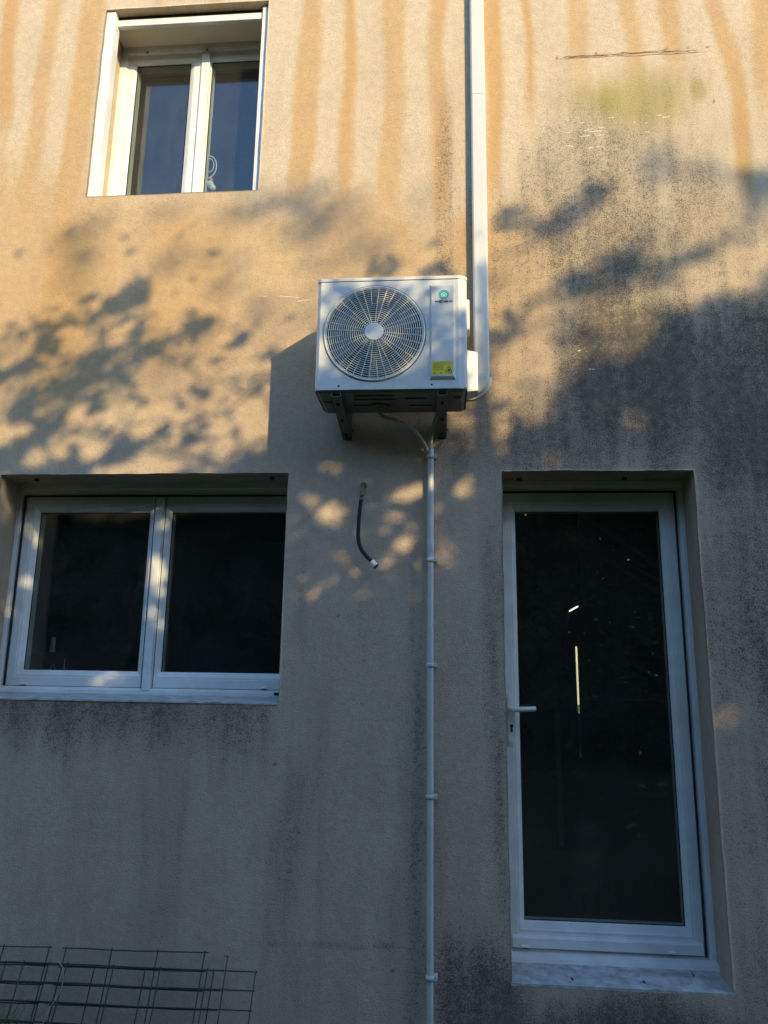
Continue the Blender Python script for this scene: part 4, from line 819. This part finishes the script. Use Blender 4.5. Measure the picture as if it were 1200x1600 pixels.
TW = [([(-.95,2.45),(-1.25,2.62),(-1.6,2.80),(-2.0,2.88),(-2.4,2.78),(-2.95,2.62)],4.5,.012),([(-1.6,2.80),(-1.8,3.0),(-1.95,3.2),(-2.2,3.3)],4.5,.008),([(-2.0,2.88),(-2.15,3.05),(-2.5,3.02),(-2.9,2.85)],4.6,.007),
 ([(-1.25,2.62),(-1.5,2.5),(-1.9,2.48),(-2.3,2.4),(-2.8,2.3)],4.4,.008),([(-1.6,2.8),(-1.4,3.05),(-1.45,3.2)],4.5,.006),([(-2.4,2.78),(-2.55,2.6),(-2.8,2.55)],4.5,.006),([(-1.9,2.48),(-2.05,2.65),(-2.3,2.68)],4.4,.005),
 ([(-.2,2.6),(.05,2.9),(.35,3.03),(.6,3.12),(1.0,3.33),(1.5,3.5)],6.9,.016),([(-.05,3.38),(.25,3.44),(.5,3.62),(.62,3.8)],7.0,.011),([(.35,3.03),(.5,2.9),(.8,2.95),(1.2,3.1)],6.8,.012),([(.6,3.12),(.7,3.4),(.9,3.6),(1.3,3.75)],7.0,.009),
 ([(-.15,1.95),(.0,2.1),(.12,2.25),(.2,2.4)],4.4,.007),([(-.25,2.0),(-.05,2.12),(.1,2.3)],4.5,.005),([(-1.0,1.7),(-.8,1.9),(-.6,2.15)],4.5,.006)]
twr = bpy.data.objects['garden_tree']
for pts, t_, r_ in TW:
    base_ = [Vector((a+.773*t_, -t_, b+.498*t_)) for a, b in pts]; sp2 = spline(base_, 5); k_ = len(sp2)
    MB().tube([p+Vector((rs_.uniform(-.01,.01),rs_.uniform(-.05,.05),rs_.uniform(-.01,.01))) for p in sp2], [r_*(1-.75*i/(k_-1)) for i in range(k_)], 6).build('branch', M['bark'], twr)
# further trees that the panes mirror
OTH = [(-1.0,-10.5,7.0,2.4),(-4.2,-9.8,7.2,2.5),(-7.6,-10.6,6.8,2.5),(-11.0,-9.6,7.8,2.6),(-14.6,-10.4,7.6,2.6),(1.4,-12.5,8.2,2.4)]
OL = ['round dark tree straight behind the viewer','dark bushy tree left of the one straight behind the viewer','third dark tree along the hedge line to the left','fourth dark tree along the hedge line to the left','farthest dark tree at the left end of the hedge line','dark tree filling the gap behind the viewer to the right']
for k, (bx, by, hgt, rad) in enumerate(OTH):
    root = tag(empty('hedge_tree', (bx,by,GZ)), OL[k], 'tree', 'dark trees mirrored in the panes')
    n = 2600; d = rt.normal(size=(n,3)); d /= np.linalg.norm(d,axis=1)[:,None]; r_ = rt.random(n)**.45
    c = np.array([bx,by,hgt*.44+GZ])+np.sign(d)*np.abs(d)**.8*r_[:,None]*np.array([rad,rad*.8,hgt*.54]); c = np.repeat(c,9,0)+rt.normal(0,.13,(n*9,3)); c = c[c[:,2] > GZ+.05]
    limb_mesh((bx,by), hgt*.8, [tuple(q) for q in c[rt.integers(0,len(c),16)]], .14, rs_).build('trunk', M['bark'], root)
    trimesh('crown', leaves(c,.19,.11,rt), 4, M['leaf2'], root)
hd = tag(empty('added_hedge', (0,-14,GZ)), 'low dark hedge added to hide bright gaps mirrored under the trees', 'hedge')  # unseen hedge, added to darken the gap below the mirrored trees
n = 30000; hp = np.stack([rt.uniform(-18,16,n), -14+rt.normal(0,.45,n), GZ+2.6*rt.random(n)], -1)
MB().tube([(-18,-14,GZ+.3),(0,-14,GZ+.35),(16,-14,GZ+.3)], .05, 6).build('stem', M['bark'], hd); trimesh('foliage', leaves(hp,.22,.14,rt), 4, M['leaf2'], hd)
n = 48000; px_ = rt.uniform(-60,60,n); top_ = 8.5+5*fbm(px_,px_*0,.25,1,401,3)
fwp = np.stack([px_, -30-rt.random(n)*6-6*np.cos(px_*.05), GZ+top_*rt.random(n)**.7],-1)
tag(trimesh('distant_wood', leaves(fwp,.75,.5,rt), 4, M['leaf2']), 'distant dark wood across the garden', 'wood', kind='stuff')
